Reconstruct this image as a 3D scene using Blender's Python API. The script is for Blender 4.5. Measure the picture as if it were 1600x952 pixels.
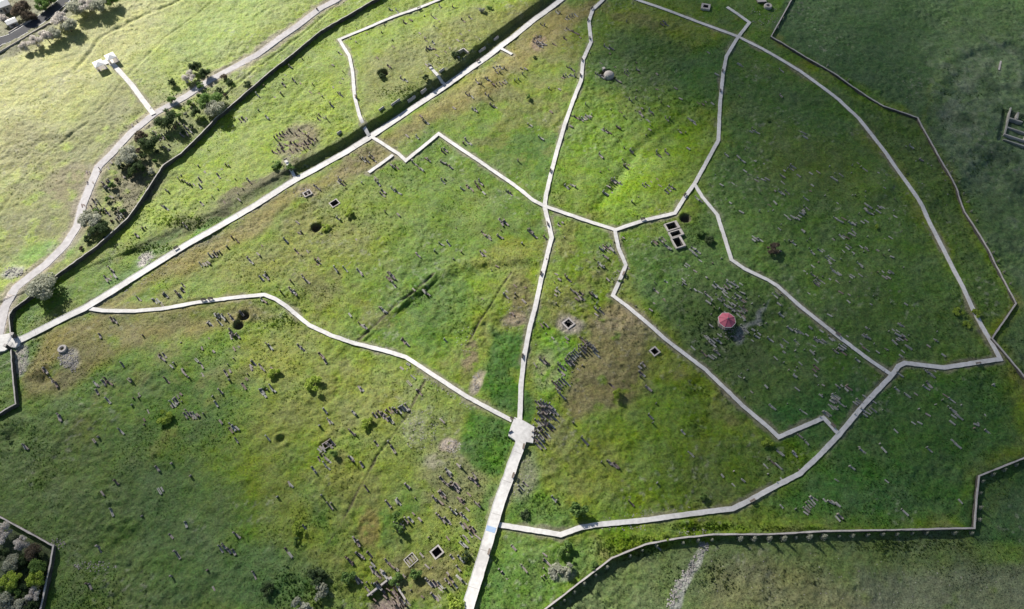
import bpy, math, random
import numpy as np
from mathutils import Vector, Matrix

for o in list(bpy.data.objects):
    bpy.data.objects.remove(o)
rad = math.radians
scene = bpy.context.scene
COL = scene.collection

# ------------------------------------------------------------------ camera
CAM_H, TILT, FPX = 200.0, rad(30), 1067.0
cam_d = bpy.data.cameras.new("camera")
cam_d.lens = 36.0 * FPX / 1600.0
cam_d.clip_start, cam_d.clip_end = 1.0, 20000.0
cam = bpy.data.objects.new("camera", cam_d)
cam.location = (0, 0, CAM_H)
cam.rotation_euler = (TILT, 0, 0)
COL.objects.link(cam)
scene.camera = cam

# ------------------------------------------------------------------ sky, sun, exposure
SUN_AZ = Vector((-0.656, 0.754))
SUN_EL = rad(30)
world = bpy.data.worlds.new("World")
scene.world = world
world.use_nodes = True
wn = world.node_tree
bg = wn.nodes["Background"]
sky = wn.nodes.new("ShaderNodeTexSky")
sky.sky_type = 'NISHITA'
sky.sun_disc = False
sky.sun_elevation = SUN_EL
sky.sun_rotation = math.atan2(SUN_AZ.x, SUN_AZ.y)
wn.links.new(sky.outputs[0], bg.inputs[0])
bg.inputs[1].default_value = 0.052
sd = bpy.data.lights.new("sun", 'SUN')
sd.energy = 5.0
sd.angle = rad(0.5)
sd.color = (1.0, 0.94, 0.84)
sun = bpy.data.objects.new("sun", sd)
SUN_DIR = Vector((SUN_AZ.x * math.cos(SUN_EL), SUN_AZ.y * math.cos(SUN_EL), math.sin(SUN_EL))).normalized()
sun.rotation_euler = SUN_DIR.to_track_quat('Z', 'Y').to_euler()
COL.objects.link(sun)
vs = scene.view_settings
vs.view_transform = 'Standard'
vs.look = 'None'
vs.gamma = 1.0
vs.use_curve_mapping = False
vs.exposure = 0.70
scene.cycles.max_bounces = 4
scene.cycles.volume_bounces = 0
scene.cycles.caustics_reflective = False
scene.cycles.caustics_refractive = False

# ------------------------------------------------------------------ pixel <-> ground
ST, CT = math.sin(TILT), math.cos(TILT)

def ray(px, py):
    u = (px - 800.0) / FPX
    v = (476.0 - py) / FPX
    return u, ST + v * CT, -CT + v * ST

def flat(px, py, h=0.0):
    """point on the level plane z = h seen at photo position px, py"""
    dx, dy, dz = ray(px, py)
    t = (CAM_H - h) / -dz
    return np.stack([np.asarray(dx * t, float), np.asarray(dy * t, float)], -1)

def to_px(X, Y, Z=0.0):
    d = Y * ST + (CAM_H - Z) * CT
    d = np.maximum(d, 5.0)
    v = (Y * CT - (CAM_H - Z) * ST) / d
    return 800.0 + FPX * X / d, 476.0 - FPX * v

def scale_at(x, y):
    """photo pixels per metre"""
    return FPX / max(5.0, y * ST + CAM_H * CT)

# ------------------------------------------------------------------ noise
_rs = np.random.RandomState(11)
_G = _rs.rand(256, 256)

def vnoise(x, y, seed=0):
    x = x + seed * 37.31
    y = y + seed * 91.77
    xi = np.floor(x).astype(np.int64); yi = np.floor(y).astype(np.int64)
    fx = x - xi; fy = y - yi
    fx = fx * fx * fx * (fx * (fx * 6 - 15) + 10); fy = fy * fy * fy * (fy * (fy * 6 - 15) + 10)
    x0 = xi & 255; x1 = (xi + 1) & 255; y0 = yi & 255; y1 = (yi + 1) & 255
    a = _G[x0, y0]; b = _G[x1, y0]; c = _G[x0, y1]; d = _G[x1, y1]
    return (a + (b - a) * fx) * (1 - fy) + (c + (d - c) * fx) * fy

def fbm(x, y, wl, octv=3, seed=0, gain=0.5):
    s = 0; amp = 1; tot = 0
    f = 1.0 / wl
    for k in range(octv):
        ca, sa = math.cos(0.6 + k * 1.1), math.sin(0.6 + k * 1.1)
        s = s + amp * (vnoise((x * ca - y * sa) * f, (x * sa + y * ca) * f, seed + k * 3) - 0.5)
        tot += amp; amp *= gain; f *= 2.03
    return s / tot * 2.0

def sstep(a, b, x):
    t = np.clip((x - a) / (b - a), 0, 1)
    return t * t * (3 - 2 * t)

def seg_dist(X, Y, pts):
    """distance to polyline, signed side of nearest segment (positive = left of travel), distance along"""
    best = np.full(np.shape(X), 1e9); side = np.zeros(np.shape(X)); along = np.zeros(np.shape(X)); L = 0.0
    for i in range(len(pts) - 1):
        ax, ay = pts[i]; bx, by = pts[i + 1]
        dx, dy = bx - ax, by - ay
        ln = math.hypot(dx, dy)
        t = np.clip(((X - ax) * dx + (Y - ay) * dy) / (ln * ln), 0, 1)
        d = np.hypot(X - ax - dx * t, Y - ay - dy * t)
        cr = dx * (Y - ay) - dy * (X - ax)
        m = d < best
        best = np.where(m, d, best); side = np.where(m, np.sign(cr), side); along = np.where(m, L + t * ln, along)
        L += ln
    return best, side, along, L

# ------------------------------------------------------------------ layout traced in photo coordinates (1600 x 952)
PATHS = [
 ("main", 2.3, .42, [(22,535),(40,527),(60,517),(131,482),(205,436),(277,391),(338,356),(400,320),(463,280),(500,260),(540,238),(578,214),(639,173),(697,134),(750,97),(800,59),(838,28),(876,0),(905,-22)]),
 ("w1", 1.35, .35, [(140,482),(161,485.5),(210,486),(252,482.5),(310,472),(365,465),(413,460.5),(430,467),(448,479),(483,508),(517,524),(551,535.5),(602,548),(634,558),(677,586),(728,619),(765,639),(800,657)]),
 ("wide", 3.0, .85, [(816,678),(812,697),(802,722),(794,747),(780,785),(769,822),(752,880),(730,952),(722,975)]),
 ("mid", 1.5, .35, [(812,660),(814,601),(819,556),(828,510),(836.5,479),(846.6,431.6),(858,386),(862,371),(858,353),(851,323),(853,305),(860.5,273),(870,236),(883,192),(895,158),(908,126),(911,93),(923.5,65.5),(920,33),(926,15),(942,0),(955,-15)]),
 ("n1", 1.3, .35, [(576,269.5),(595,256),(614,242)]),
 ("n2", 1.4, .35, [(579,213),(600,226),(622,240),(634,251),(660,230),(685.5,209),(728,238),(765,263),(800,286.6),(815,298),(833,313),(851,322),(901,339.5),(956,357),(961,359.5),(1009,343.5),(1054.6,333),(1070,308),(1085.5,286.6),(1111,240),(1122.6,219),(1125,161),(1130,113),(1135,88),(1153,58),(1171,35),(1153,22),(1136,11)]),
 ("o1", 1.45, .32, [(985,-6),(996.6,0),(1077,29),(1153,57),(1200,81),(1250,111),(1311,156),(1341,184),(1364,213),(1385,240),(1442,323),(1475,391),(1502.5,444),(1519,480),(1548,533),(1563,561),(1522.6,567),(1475,574.5),(1414,567),(1404,572),(1394,586),(1351,631),(1311,679),(1281,711),(1250,740),(1200,766),(1173,781),(1145,795),(1090,801.5),(1007,813),(941,819),(908,824),(876,835.5),(830,828),(779,820)]),
 ("s1", 1.3, .35, [(961,361),(966,386),(978,414),(971,431.6),(957.5,462),(979,478),(1039.5,530),(1102.5,578),(1160.5,634),(1200,667),(1216.5,683),(1287,653),(1309,677)]),
 ("s2", 1.3, .32, [(1086,289),(1097.5,308),(1121,336),(1133,373.6),(1143,406),(1163,420),(1200,437.5),(1215,447),(1251.5,479.7),(1306,523),(1356,560.6),(1392,585)]),
 ("nw", 1.35, .35, [(696,-6),(685,0),(624,22.7),(530,62),(546,88),(551,113),(554,151),(561,179),(568,196),(577,213)]),
 ("spur2", 1.3, .5, [(695,132),(684,118),(672,105)]),
 ("spur3", 1.2, .4, [(462,279),(453,262),(446,251)]),
 ("spur4", 1.2, .3, [(783,76),(800,85)]),
 ("pav", 2.0, .25, [(240,179),(222,155),(206,133),(188,113),(172,96)]),
]
TRACK = [(545,-14),(526,0),(501,12.6),(465.5,40),(400,87),(330,123.5),(290,151),(242,177),(205,207),(176,239),(154,260),(141,290),(128.6,321),(121,353),(101,384),(70.6,414),(25,449),(7.6,479.5),(0,513),(-6,540)]
WALLS = [
 ("northwest", 1.65, .28, [(600,-9),(584,0),(555,17),(501,48),(450,90),(400,131),(337,184),(282,240),(254.5,258),(234,290),(199,341),(151,384),(83,434),(45,464),(20,483),(14,492),(15,513),(17,526)]),
 ("southwest", 1.7, .32, [(17,546),(19,581),(24,631),(0,645),(-20,652)]),
 ("garden", 1.4, .35, [(-25,795),(0,808),(83,853),(77,888),(63,952),(58,975)]),
 ("east", 1.0, .38, [(1243,-12),(1236.5,0),(1205,57),(1301,113),(1381,166),(1434,184),(1464.6,240),(1495,295),(1507.5,331),(1548,396),(1588,474),(1550,529),(1600,588),(1625,615)]),
 ("south", 1.2, .4, [(835,964),(853,951),(905,911),(956,872),(1009,850.6),(1060,841),(1115,835),(1200,835),(1288,830),(1400,828),(1522.6,825.5),(1530,743.5),(1600,716),(1630,703)]),
]
SCARP = [(211,381),(236,371),(296,345),(346,323),(396,292),(436,270),(496,242),(546,215),(586,190),(616,171),(656,143),(696,121),(731,91),(766,63),(796,40),(831,15),(866,-13),(926,-57)]
FURROWS = [  # narrow dry ditches: points, half width m, depth m
 ([(800,426),(785,448),(768,477),(745,510),(735,530),(720,540)], .35, .3),
 ([(664,596),(640,645),(610,690),(590,715),(578,740),(560,770),(545,800),(515,850)], .32, .22),
 ([(678,430),(650,455),(615,480),(590,505),(560,530)], .45, .3),
 ([(686,436),(660,460),(620,490),(570,532)], .35, .2),
 ([(540,0),(470,60),(400,112),(330,165)], .6, .25),
 ([(0,330),(60,250),(140,190),(210,110),(260,60),(330,10)], .7, .2),
 ([(120,110),(160,60),(220,30),(300,-5)], 1.0, .35),
 ([(1070,180),(1000,230),(960,290),(930,330)], 1.6, .35),
]
BANKS = [  # terraces: polyline (high on the left of travel), height, width m
 ([(610,500),(640,470),(680,440),(715,425),(760,414),(800,411),(850,409)], .9, 2.0),
 ([(1340,330),(1400,300),(1450,330),(1500,290),(1560,230)], 1.2, 4.0),
 ([(150,490),(250,500),(330,490),(420,480)], .5, 4.0),
 ([(1440,200),(1470,150),(1500,90),(1600,60)], 1.3, 4.0),
 ([(1100,560),(1075,620),(1090,690)], -.6, 4.0),
 ([(900,480),(930,440),(960,400)], .5, 4.0),
]
PITS = [  # centre px,py, inner half x, inner half y, angle deg, depth, rim
 ("square_pit", 888,506, 1.15,1.15, 40, 2.6, .55),
 ("square_pit", 1023,549, .95,.95, 36, 2.2, .45),
 ("square_pit", 683,863.5, 1.15,1.0, 40, 2.2, .42),
 ("square_pit", 523,318.5, 1.35,1.1, 40, 2.4, .35),
 ("square_pit", 1102,13, 1.1,1.0, -15, 1.2, .9),
 ("chamber", 1048.5,355.5, 1.75,1.3, 20, 2.6, .5),
 ("chamber", 1054.8,367, 1.85,0.95, 20, 2.6, .5),
 ("chamber", 1058.5,380.5, 1.3,1.9, 20, 2.6, .5),
]
HOLES = [(949,120,3.0,1.6),(382,494,1.5,1.8),(373,509,1.5,1.8),(494,356,1.8,1.6),(601,122,1.9,2.0),(1071,343,1.9,2.0),(66,593,2.4,1.0),(22,680,2.6,1.1),(440,687.5,1.0,1.0),  # first hollow is added to make the black shadow round the dome
         (594,640,.0,.0)]
RINGS = [(190,660,4,.35),(1500,760,0,0),(385,728,5,.3),(270,712,5,.25),(240,905,5,.3),(1460,600,5,.2),(210,465,6,.35),(665,445,4,.25),(715,425,3,.25),(775,405,6,.2),(890,300,5,.3),(330,730,4,.25),(280,790,6,.25)]
# ------------------------------------------------------------------ terrain
def gp(pts, h=0.0):
    return [tuple(flat(a, b, h)) for a, b in pts]

SC_G = gp(SCARP, 2.0)[::-1]          # travelled from the north-east down: north-west side is on the right
PATH_G = {n: gp(p, .3) for n, w, hh, p in PATHS}
PATH_W = {n: w for n, w, hh, p in PATHS}
TRACK_G = gp(TRACK, 2.5)
WALL_G = {n: gp(p, {"northwest": 4.5, "southwest": 1.5, "garden": 1.0, "east": 1.0, "south": 1.5}[n]) for n, h, w, p in WALLS}
FUR_G = [(gp(p), w, d) for p, w, d in FURROWS]
BANK_G = [(gp(p), h, w) for p, h, w in BANKS]
PIT_G = [(k, *flat(px, py), hx, hy, rad(a), dp, rim) for k, px, py, hx, hy, a, dp, rim in PITS]
HOLE_G = [(*flat(px, py), r, d) for px, py, r, d in HOLES if r > 0]
RING_G = [(*flat(px, py), r, d) for px, py, r, d in RINGS if r > 0]

def hbase(X, Y):
    """land form without the small hummocks and pits"""
    X = np.asarray(X, float); Y = np.asarray(Y, float)
    far = sstep(600, 250, np.hypot(X, Y - 150))
    h = 1.5 * fbm(X, Y, 85, 2, 5) + .85 * fbm(X, Y, 24, 2, 9) * far
    # plateau above the scarp
    d, s, al, L = seg_dist(X, Y, SC_G)
    sd_ = np.where(s < 0, d, -d)
    amp = .3 + 1.6 * sstep(0, 1, (L - al - 42) / 40.0)
    wob = 1.0 * fbm(X, Y, 9, 2, 21)
    h = h + amp * sstep(-.5, 1.3, sd_ + wob * .7) - .5 * np.exp(-((sd_ + 3.2) / 2.6) ** 2) * far
    # terraces
    for pts, hh, w in BANK_G:
        d, s, al, L = seg_dist(X, Y, pts)
        side = d * s
        fade = np.exp(-(np.maximum(d - 1, 0) / (w * 2.2)) ** 2) * sstep(0, 5, al) * sstep(0, 5, L - al)
        h = h + hh * np.tanh(side / w * 1.6) * .5 * fade
    # south wall holds the field above the land outside
    d, s, al, L = seg_dist(X, Y, WALL_G["south"])
    sd_ = d * s
    h = h - .5 * sstep(.4, -1.0, sd_) * sstep(60, 20, d)
    return h

def hsmall(X, Y):
    X = np.asarray(X, float); Y = np.asarray(Y, float)
    m = .7 + .8 * np.clip(fbm(X, Y, 30, 2, 61) + .3, 0, 1)
    n = .27 * fbm(X, Y, 6.0, 2, 31) + (.34 * fbm(X, Y, 1.9, 3, 41, .75)) * m
    n = n + .05 * np.abs(fbm(X, Y, 4.0, 2, 47))
    for pts, w, dp in FUR_G:
        d, s, al, L = seg_dist(X, Y, pts)
        d = d + .35 * fbm(X, Y, 5, 1, 77)
        n = n - dp * np.exp(-(d / w) ** 2) + dp * .35 * np.exp(-((d - 1.7 * w) / w) ** 2)
    for x, y, r, dp in HOLE_G:
        q = np.hypot(X - x, Y - y) + .4 * fbm(X, Y, 2.5, 1, 3)
        if dp >= 1.5:
            n = n - dp * sstep(r + .25, r - .35, q) + .25 * np.exp(-((q - r - 1) / .8) ** 2)
        else:
            n = n - dp * np.exp(-(q / r) ** 2) + .3 * dp * np.exp(-((q - 2 * r) / (r * .6)) ** 2)
    for x, y, r, dp in RING_G:
        q = np.hypot((X - x) / 1.2, Y - y) + .8 * fbm(X, Y, 4, 1, 3)
        n = n + (.6 * dp * np.exp(-((q - r) / .7) ** 2) - dp * .3 * np.exp(-(q / (r * .7)) ** 2)) * sstep(-.2, .3, fbm(X, Y, 5, 1, 9))
    return n

def pathmask(X, Y):
    m = np.zeros(np.shape(X))
    for n, pts in PATH_G.items():
        d, s, al, L = seg_dist(X, Y, pts)
        w = PATH_W[n] * .5
        m = np.maximum(m, sstep(w + 1.0, w + .1, d))
    d, s, al, L = seg_dist(X, Y, TRACK_G)
    m = np.maximum(m, .97 * sstep(2.8, 1.7, d))
    return m

def pitcut(X, Y):
    c = np.zeros(np.shape(X))
    for k, x, y, hx, hy, a, dp, rim in PIT_G:
        lx = (X - x) * math.cos(a) + (Y - y) * math.sin(a)
        ly = -(X - x) * math.sin(a) + (Y - y) * math.cos(a)
        q = np.maximum(np.abs(lx) - hx, np.abs(ly) - hy)
        c = np.minimum(c, -(dp + .3) * (q < rim * .5 - .05))
    # dug out square with the masonry at the bottom edge
    for (x0, y0, hx, hy, a, dp) in DIGS:
        lx = (X - x0) * math.cos(a) + (Y - y0) * math.sin(a)
        ly = -(X - x0) * math.sin(a) + (Y - y0) * math.cos(a)
        q = np.maximum(np.abs(lx) - hx, np.abs(ly) - hy)
        c = np.minimum(c, -dp * sstep(.25, -.1, q))
    return c
DIGS = [(*flat(607, 938), 3.6, 4.3, rad(38), 1.3), (*flat(480.5, 302.5), 1.3, 1.0, rad(35), .7), (*flat(512, 694), 1.4, .9, rad(35), 1.0),
        (*flat(1594, 205), 7.5, 10.0, rad(-28), 1.2), (*flat(722, 92), 2.6, 1.7, rad(40), 1.4), (*flat(844, 64), 2.2, 2.2, rad(30), .5)]

def ground_z(x, y):
    X = np.array([float(x)]); Y = np.array([float(y)])
    return float((hbase(X, Y) + hsmall(X, Y) * (1 - pathmask(X, Y)))[0])

def base_z(x, y):
    return float(hbase(np.array([float(x)]), np.array([float(y)]))[0])

def at(px, py, dh=0.0, n=4):
    """where the ray through photo position px, py meets the land"""
    h = 0.0
    for _ in range(n):
        p = flat(px, py, h + dh)
        h = base_z(p[0], p[1])
    return float(p[0]), float(p[1]), h

def at_many(P, dh=0.0, n=5):
    P = np.asarray(P, float)
    h = np.zeros(len(P))
    for _ in range(n):
        g = flat(P[:, 0], P[:, 1], h + dh)
        h = hbase(g[:, 0], g[:, 1])
    return np.column_stack([g, h])

# the masks follow the walkways where they really meet the land
PATH_G = {n: [tuple(q[:2]) for q in at_many(p, hh)] for n, w, hh, p in PATHS}
TRACK_G = [tuple(q[:2]) for q in at_many(TRACK, .1)]

# ------------------------------------------------------------------ materials
def nt(mat):
    mat.use_nodes = True
    t = mat.node_tree
    return t, t.nodes, t.links, t.nodes["Principled BSDF"]

def stone_mat(name, c1, c2, scale=3.0, rough=.85, bump=.3, tex='OBJECT', spec=.3):
    m = bpy.data.materials.new(name)
    t, N, L, P = nt(m)
    geo = N.new("ShaderNodeNewGeometry")
    a = N.new("ShaderNodeTexNoise"); a.inputs['Scale'].default_value = scale; a.inputs['Detail'].default_value = 5
    b = N.new("ShaderNodeTexNoise"); b.inputs['Scale'].default_value = scale * .13; b.inputs['Detail'].default_value = 3
    L.new(geo.outputs['Position'], a.inputs['Vector']); L.new(geo.outputs['Position'], b.inputs['Vector'])
    mx = N.new("ShaderNodeMath"); mx.operation = 'ADD'
    L.new(a.outputs[0], mx.inputs[0]); L.new(b.outputs[0], mx.inputs[1])
    r = N.new("ShaderNodeValToRGB")
    r.color_ramp.elements[0].position = .36; r.color_ramp.elements[1].position = .64
    r.color_ramp.elements[0].color = (*c1, 1); r.color_ramp.elements[1].color = (*c2, 1)
    h = N.new("ShaderNodeMath"); h.operation = 'MULTIPLY'; h.inputs[1].default_value = .5
    L.new(mx.outputs[0], h.inputs[0]); L.new(h.outputs[0], r.inputs[0])
    L.new(r.outputs[0], P.inputs['Base Color'])
    P.inputs['Roughness'].default_value = rough
    P.inputs['Specular IOR Level'].default_value = spec
    bp = N.new("ShaderNodeBump"); bp.inputs['Strength'].default_value = bump; bp.inputs['Distance'].default_value = .05
    L.new(a.outputs[0], bp.inputs['Height']); L.new(bp.outputs[0], P.inputs['Normal'])
    return m

M = {}
M['path'] = stone_mat("pale_paving", (.53, .52, .51), (.76, .75, .74), 1.0, .75, .15)
M['pathedge'] = stone_mat("paving_edge", (.24, .22, .21), (.40, .38, .36), 2.0)
M['walltop'] = stone_mat("coping_stone", (.40, .37, .36), (.56, .53, .51), 2.0)
M['wall'] = stone_mat("rubble_wall", (.04, .038, .038), (.13, .12, .115), 2.5, .9, .6)
M['grave'] = stone_mat("grave_stone", (.20, .175, .165), (.40, .36, .34), 4.0, .9, .4)
M['grave_pale'] = stone_mat("lichened_stone", (.23, .23, .215), (.42, .42, .395), 4.0, .9, .4)
M['grave_red'] = stone_mat("reddish_tuff", (.15, .11, .10), (.30, .24, .215), 4.0, .9, .4)
M['rim'] = stone_mat("new_masonry", (.36, .33, .315), (.54, .51, .49), 3.0, .85, .2)
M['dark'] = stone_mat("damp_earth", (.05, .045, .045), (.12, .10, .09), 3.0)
M['rubble'] = stone_mat("rubble_stone", (.20, .185, .175), (.42, .40, .385), 1.5, .95, .3)
M['roof_red'] = stone_mat("red_roofing", (.50, .12, .18), (.58, .17, .23), 1.0, .55, .1)
M['wood'] = stone_mat("weathered_wood", (.15, .12, .10), (.26, .22, .19), 3.0)
M['white'] = stone_mat("white_sheet", (.78, .78, .77), (.84, .84, .83), 1.0, .5, .05)
M['metal'] = stone_mat("grey_metal", (.28, .29, .31), (.36, .37, .40), 1.0, .4, .05)
M['asphalt'] = stone_mat("asphalt", (.045, .048, .060), (.065, .068, .080), 2.0, .85, .2)
M['plaster'] = stone_mat("house_plaster", (.50, .46, .44), (.62, .58, .55), 1.0)
M['smear_tint'] = stone_mat("bluish_smear", (.30, .42, .62), (.40, .52, .70), 1.0, .7, .1)
M['bark'] = stone_mat("bark", (.08, .06, .05), (.15, .12, .10), 5.0)
M['plaque'] = stone_mat("dark_panel", (.05, .05, .07), (.09, .09, .12), 1.0, .5, .05)
M['track'] = stone_mat("compacted_dirt", (.44, .42, .425), (.62, .60, .61), .8, .95, .3)

def leaf_mat(name, c1, c2):
    m = bpy.data.materials.new(name)
    t, N, L, P = nt(m)
    at_ = N.new("ShaderNodeAttribute"); at_.attribute_name = "leaf_tone"; at_.attribute_type = 'GEOMETRY'
    r = N.new("ShaderNodeValToRGB")
    r.color_ramp.elements[0].color = (*c1, 1); r.color_ramp.elements[1].color = (*c2, 1)
    L.new(at_.outputs['Fac'], r.inputs[0]); L.new(r.outputs[0], P.inputs['Base Color'])
    P.inputs['Roughness'].default_value = .7
    P.inputs['Specular IOR Level'].default_value = .2
    tr = N.new("ShaderNodeBsdfTranslucent"); L.new(r.outputs[0], tr.inputs[0])
    mx = N.new("ShaderNodeMixShader"); mx.inputs[0].default_value = .5
    out = N["Material Output"] if "Material Output" in N else [n for n in N if n.type == 'OUTPUT_MATERIAL'][0]
    L.new(P.outputs[0], mx.inputs[1]); L.new(tr.outputs[0], mx.inputs[2]); L.new(mx.outputs[0], out.inputs[0])
    return m
M['leaf_grey'] = leaf_mat("grey_leaf", (.34, .36, .27), (.62, .63, .54))
M['leaf_pale'] = leaf_mat("pale_blossom", (.62, .58, .55), (.88, .84, .80))
M['leaf_green'] = leaf_mat("green_leaf", (.12, .22, .06), (.30, .44, .14))
M['leaf_yellow'] = leaf_mat("yellow_green_leaf", (.30, .42, .06), (.55, .66, .15))
M['leaf_dark'] = leaf_mat("dark_leaf", (.055, .095, .045), (.14, .20, .085))
M['leaf_brown'] = leaf_mat("brown_twig", (.12, .10, .075), (.27, .22, .17))

def ground_mat():
    m = bpy.data.materials.new("grassland")
    t, N, L, P = nt(m)
    at_ = N.new("ShaderNodeAttribute"); at_.attribute_name = "tint"
    wd = N.new("ShaderNodeAttribute"); wd.attribute_name = "rough_growth"
    geo = N.new("ShaderNodeNewGeometry")
    def noise(s, d=4, r=.6, dist=0):
        n = N.new("ShaderNodeTexNoise"); n.inputs['Scale'].default_value = s; n.inputs['Detail'].default_value = d
        n.inputs['Roughness'].default_value = r; n.inputs['Distortion'].default_value = dist
        L.new(geo.outputs['Position'], n.inputs['Vector']); return n
    def ramp(src, a, b, lo, hi):
        r = N.new("ShaderNodeMapRange"); r.inputs[1].default_value = a; r.inputs[2].default_value = b
        r.inputs[3].default_value = lo; r.inputs[4].default_value = hi
        L.new(src, r.inputs[0]); return r.outputs[0]
    n1 = noise(1.6, 5, .7); n2 = noise(.28, 4, .6, .5); n3 = noise(5.0, 3, .7)
    f1 = ramp(n1.outputs[0], .3, .7, .50, 1.50)
    f2 = ramp(n2.outputs[0], .3, .7, .82, 1.18)
    f3 = ramp(n3.outputs[0], .3, .7, .75, 1.25)
    mul = lambda a, b: (lambda n: (L.new(a, n.inputs[0]), L.new(b, n.inputs[1]), n.outputs[0])[2])(
        (lambda n: (setattr(n, 'operation', 'MULTIPLY'), n)[1])(N.new("ShaderNodeMath")))
    f = mul(mul(f1, f2), f3)
    vm = N.new("ShaderNodeVectorMath"); vm.operation = 'SCALE'
    L.new(at_.outputs['Color'], vm.inputs[0]); L.new(f, vm.inputs['Scale'])
    # hue wander between yellower and greener blades
    hs = N.new("ShaderNodeHueSaturation")
    n4 = noise(.7, 4, .6)
    L.new(ramp(n4.outputs[0], .3, .7, .485, .52), hs.inputs['Hue'])
    n5 = noise(.11, 3, .6)
    L.new(ramp(n5.outputs[0], .3, .7, .85, 1.12), hs.inputs['Saturation'])
    L.new(vm.outputs[0], hs.inputs['Color'])
    L.new(hs.outputs[0], P.inputs['Base Color'])
    P.inputs['Roughness'].default_value = .62
    P.inputs['Specular IOR Level'].default_value = .28
    add = N.new("ShaderNodeMath"); add.operation = 'MULTIPLY_ADD'
    L.new(n1.outputs[0], add.inputs[0]); add.inputs[1].default_value = 1.0
    L.new(mul(n3.outputs[0], ramp(n2.outputs[0], .2, .8, .2, .6)), add.inputs[2])
    bp = N.new("ShaderNodeBump"); bp.inputs['Strength'].default_value = .9; bp.inputs['Distance'].default_value = .32
    L.new(add.outputs[0], bp.inputs['Height']); L.new(bp.outputs[0], P.inputs['Normal'])
    return m
M['ground'] = ground_mat()
def blade_mat():
    m = bpy.data.materials.new("grass_blades")
    t, N, L, P = nt(m)
    a = N.new("ShaderNodeAttribute"); a.attribute_name = "tint"
    L.new(a.outputs['Color'], P.inputs['Base Color']); P.inputs['Roughness'].default_value = .6; P.inputs['Specular IOR Level'].default_value = .3
    tr = N.new("ShaderNodeBsdfTranslucent"); L.new(a.outputs['Color'], tr.inputs[0])
    mx = N.new("ShaderNodeMixShader"); mx.inputs[0].default_value = .45
    out = [n for n in N if n.type == 'OUTPUT_MATERIAL'][0]
    L.new(P.outputs[0], mx.inputs[1]); L.new(tr.outputs[0], mx.inputs[2]); L.new(mx.outputs[0], out.inputs[0])
    return m
M['blade'] = blade_mat()

# ------------------------------------------------------------------ ground sheet
def stretch(lo, hi, step, ext, k=1.22):
    core = list(np.arange(lo, hi + step * .5, step))
    a, s, left = lo, step, []
    while a > -ext:
        s *= k; a -= s; left.append(a)
    b, s, right = hi, step, []
    while b < ext:
        s *= k; b += s; right.append(b)
    return np.array(left[::-1] + core + right)

STEP = 0.42
gx = stretch(-245, 245, STEP, 7000)
gy = stretch(10, 292, STEP, 7000)
GX, GY = np.meshgrid(gx, gy)
nx, ny = len(gx), len(gy)
X, Y = GX.ravel(), GY.ravel()
PM = pathmask(X, Y)
HB = hbase(X, Y)
HS = hsmall(X, Y)
near = sstep(420, 260, np.hypot(X, Y - 150))
PX, PY = to_px(X, Y, HB)

def poly_sd(px, py, pts):
    """signed distance in photo units, negative inside"""
    d = np.full(px.shape, 1e9); ins = np.zeros(px.shape, bool)
    n = len(pts)
    for i in range(n):
        ax, ay = pts[i]; bx, by = pts[(i + 1) % n]
        ex, ey = bx - ax, by - ay
        t = np.clip(((px - ax) * ex + (py - ay) * ey) / (ex * ex + ey * ey + 1e-9), 0, 1)
        d = np.minimum(d, np.hypot(px - ax - ex * t, py - ay - ey * t))
        c = ((ay > py) != (by > py)) & (px < (bx - ax) * (py - ay) / (by - ay + 1e-9) + ax)
        ins ^= c
    return np.where(ins, -d, d)

WX = PX + 16 * fbm(X, Y, 14, 3, 101); WY = PY + 14 * fbm(X, Y, 14, 3, 111)
WX2 = PX + 5 * fbm(X, Y, 3.5, 3, 121) + 7 * fbm(X, Y, 9, 2, 141); WY2 = PY + 5 * fbm(X, Y, 3.5, 3, 131) + 7 * fbm(X, Y, 9, 2, 151)
inview = (PX > -150) & (PX < 1750) & (PY > -150) & (PY < 1100) & (Y > -50)
col = np.zeros((len(X), 3))

def mixc(mask, c, k=1.0):
    global col
    m = (np.clip(mask, 0, 1) * k)[:, None]
    col = col * (1 - m) + np.array(c)[None, :] * m

def poly(pts, feather, c, k=1.0, fine=False, broken=0.0, wl=2.5, seed=5):
    px, py = (WX2, WY2) if fine else (WX, WY)
    a = np.array(pts)
    sel = inview & (px > a[:, 0].min() - 3 * feather) & (px < a[:, 0].max() + 3 * feather) & (py > a[:, 1].min() - 3 * feather) & (py < a[:, 1].max() + 3 * feather)
    m = np.zeros(len(X))
    idx = np.nonzero(sel)[0]
    if len(idx) == 0: return m
    m[idx] = sstep(feather, -feather, poly_sd(px[idx], py[idx], pts))
    if broken:
        nb = fbm(X[idx], Y[idx], wl, 3, seed)
        m[idx] *= sstep(broken - .45, broken + .1, nb + .2)
    mixc(m, c, k)
    return m

def blob(px, py, rx, ry, c, k=1.0, ang=0.0, broken=0.0, wl=2.5, seed=5, warp=1):
    ax, ay = (WX, WY) if warp else (WX2, WY2)
    ca, sa = math.cos(rad(ang)), math.sin(rad(ang))
    dx, dy = ax - px, ay - py
    q = np.hypot((dx * ca + dy * sa) / rx, (-dx * sa + dy * ca) / ry)
    m = sstep(1.25, .55, q) * inview
    if broken:
        m = m * sstep(broken - .45, broken + .1, fbm(X, Y, wl, 3, seed) + .2)
    mixc(m, c, k)
    return m

GRASS = np.array((.092, .128, .026))
col[:] = GRASS
nA = fbm(X, Y, 40, 4, 201); nB = fbm(X, Y, 12, 4, 211); nC = fbm(X, Y, 4, 3, 221)
mixc(sstep(-.1, .5, nA + .5 * nB), (.135, .15, .034), .75)
mixc(sstep(0, .5, -nA + .5 * nC), (.058, .098, .024), .8)
mixc(sstep(.15, .55, nB + .5 * nC), (.17, .16, .055), .45)
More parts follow.
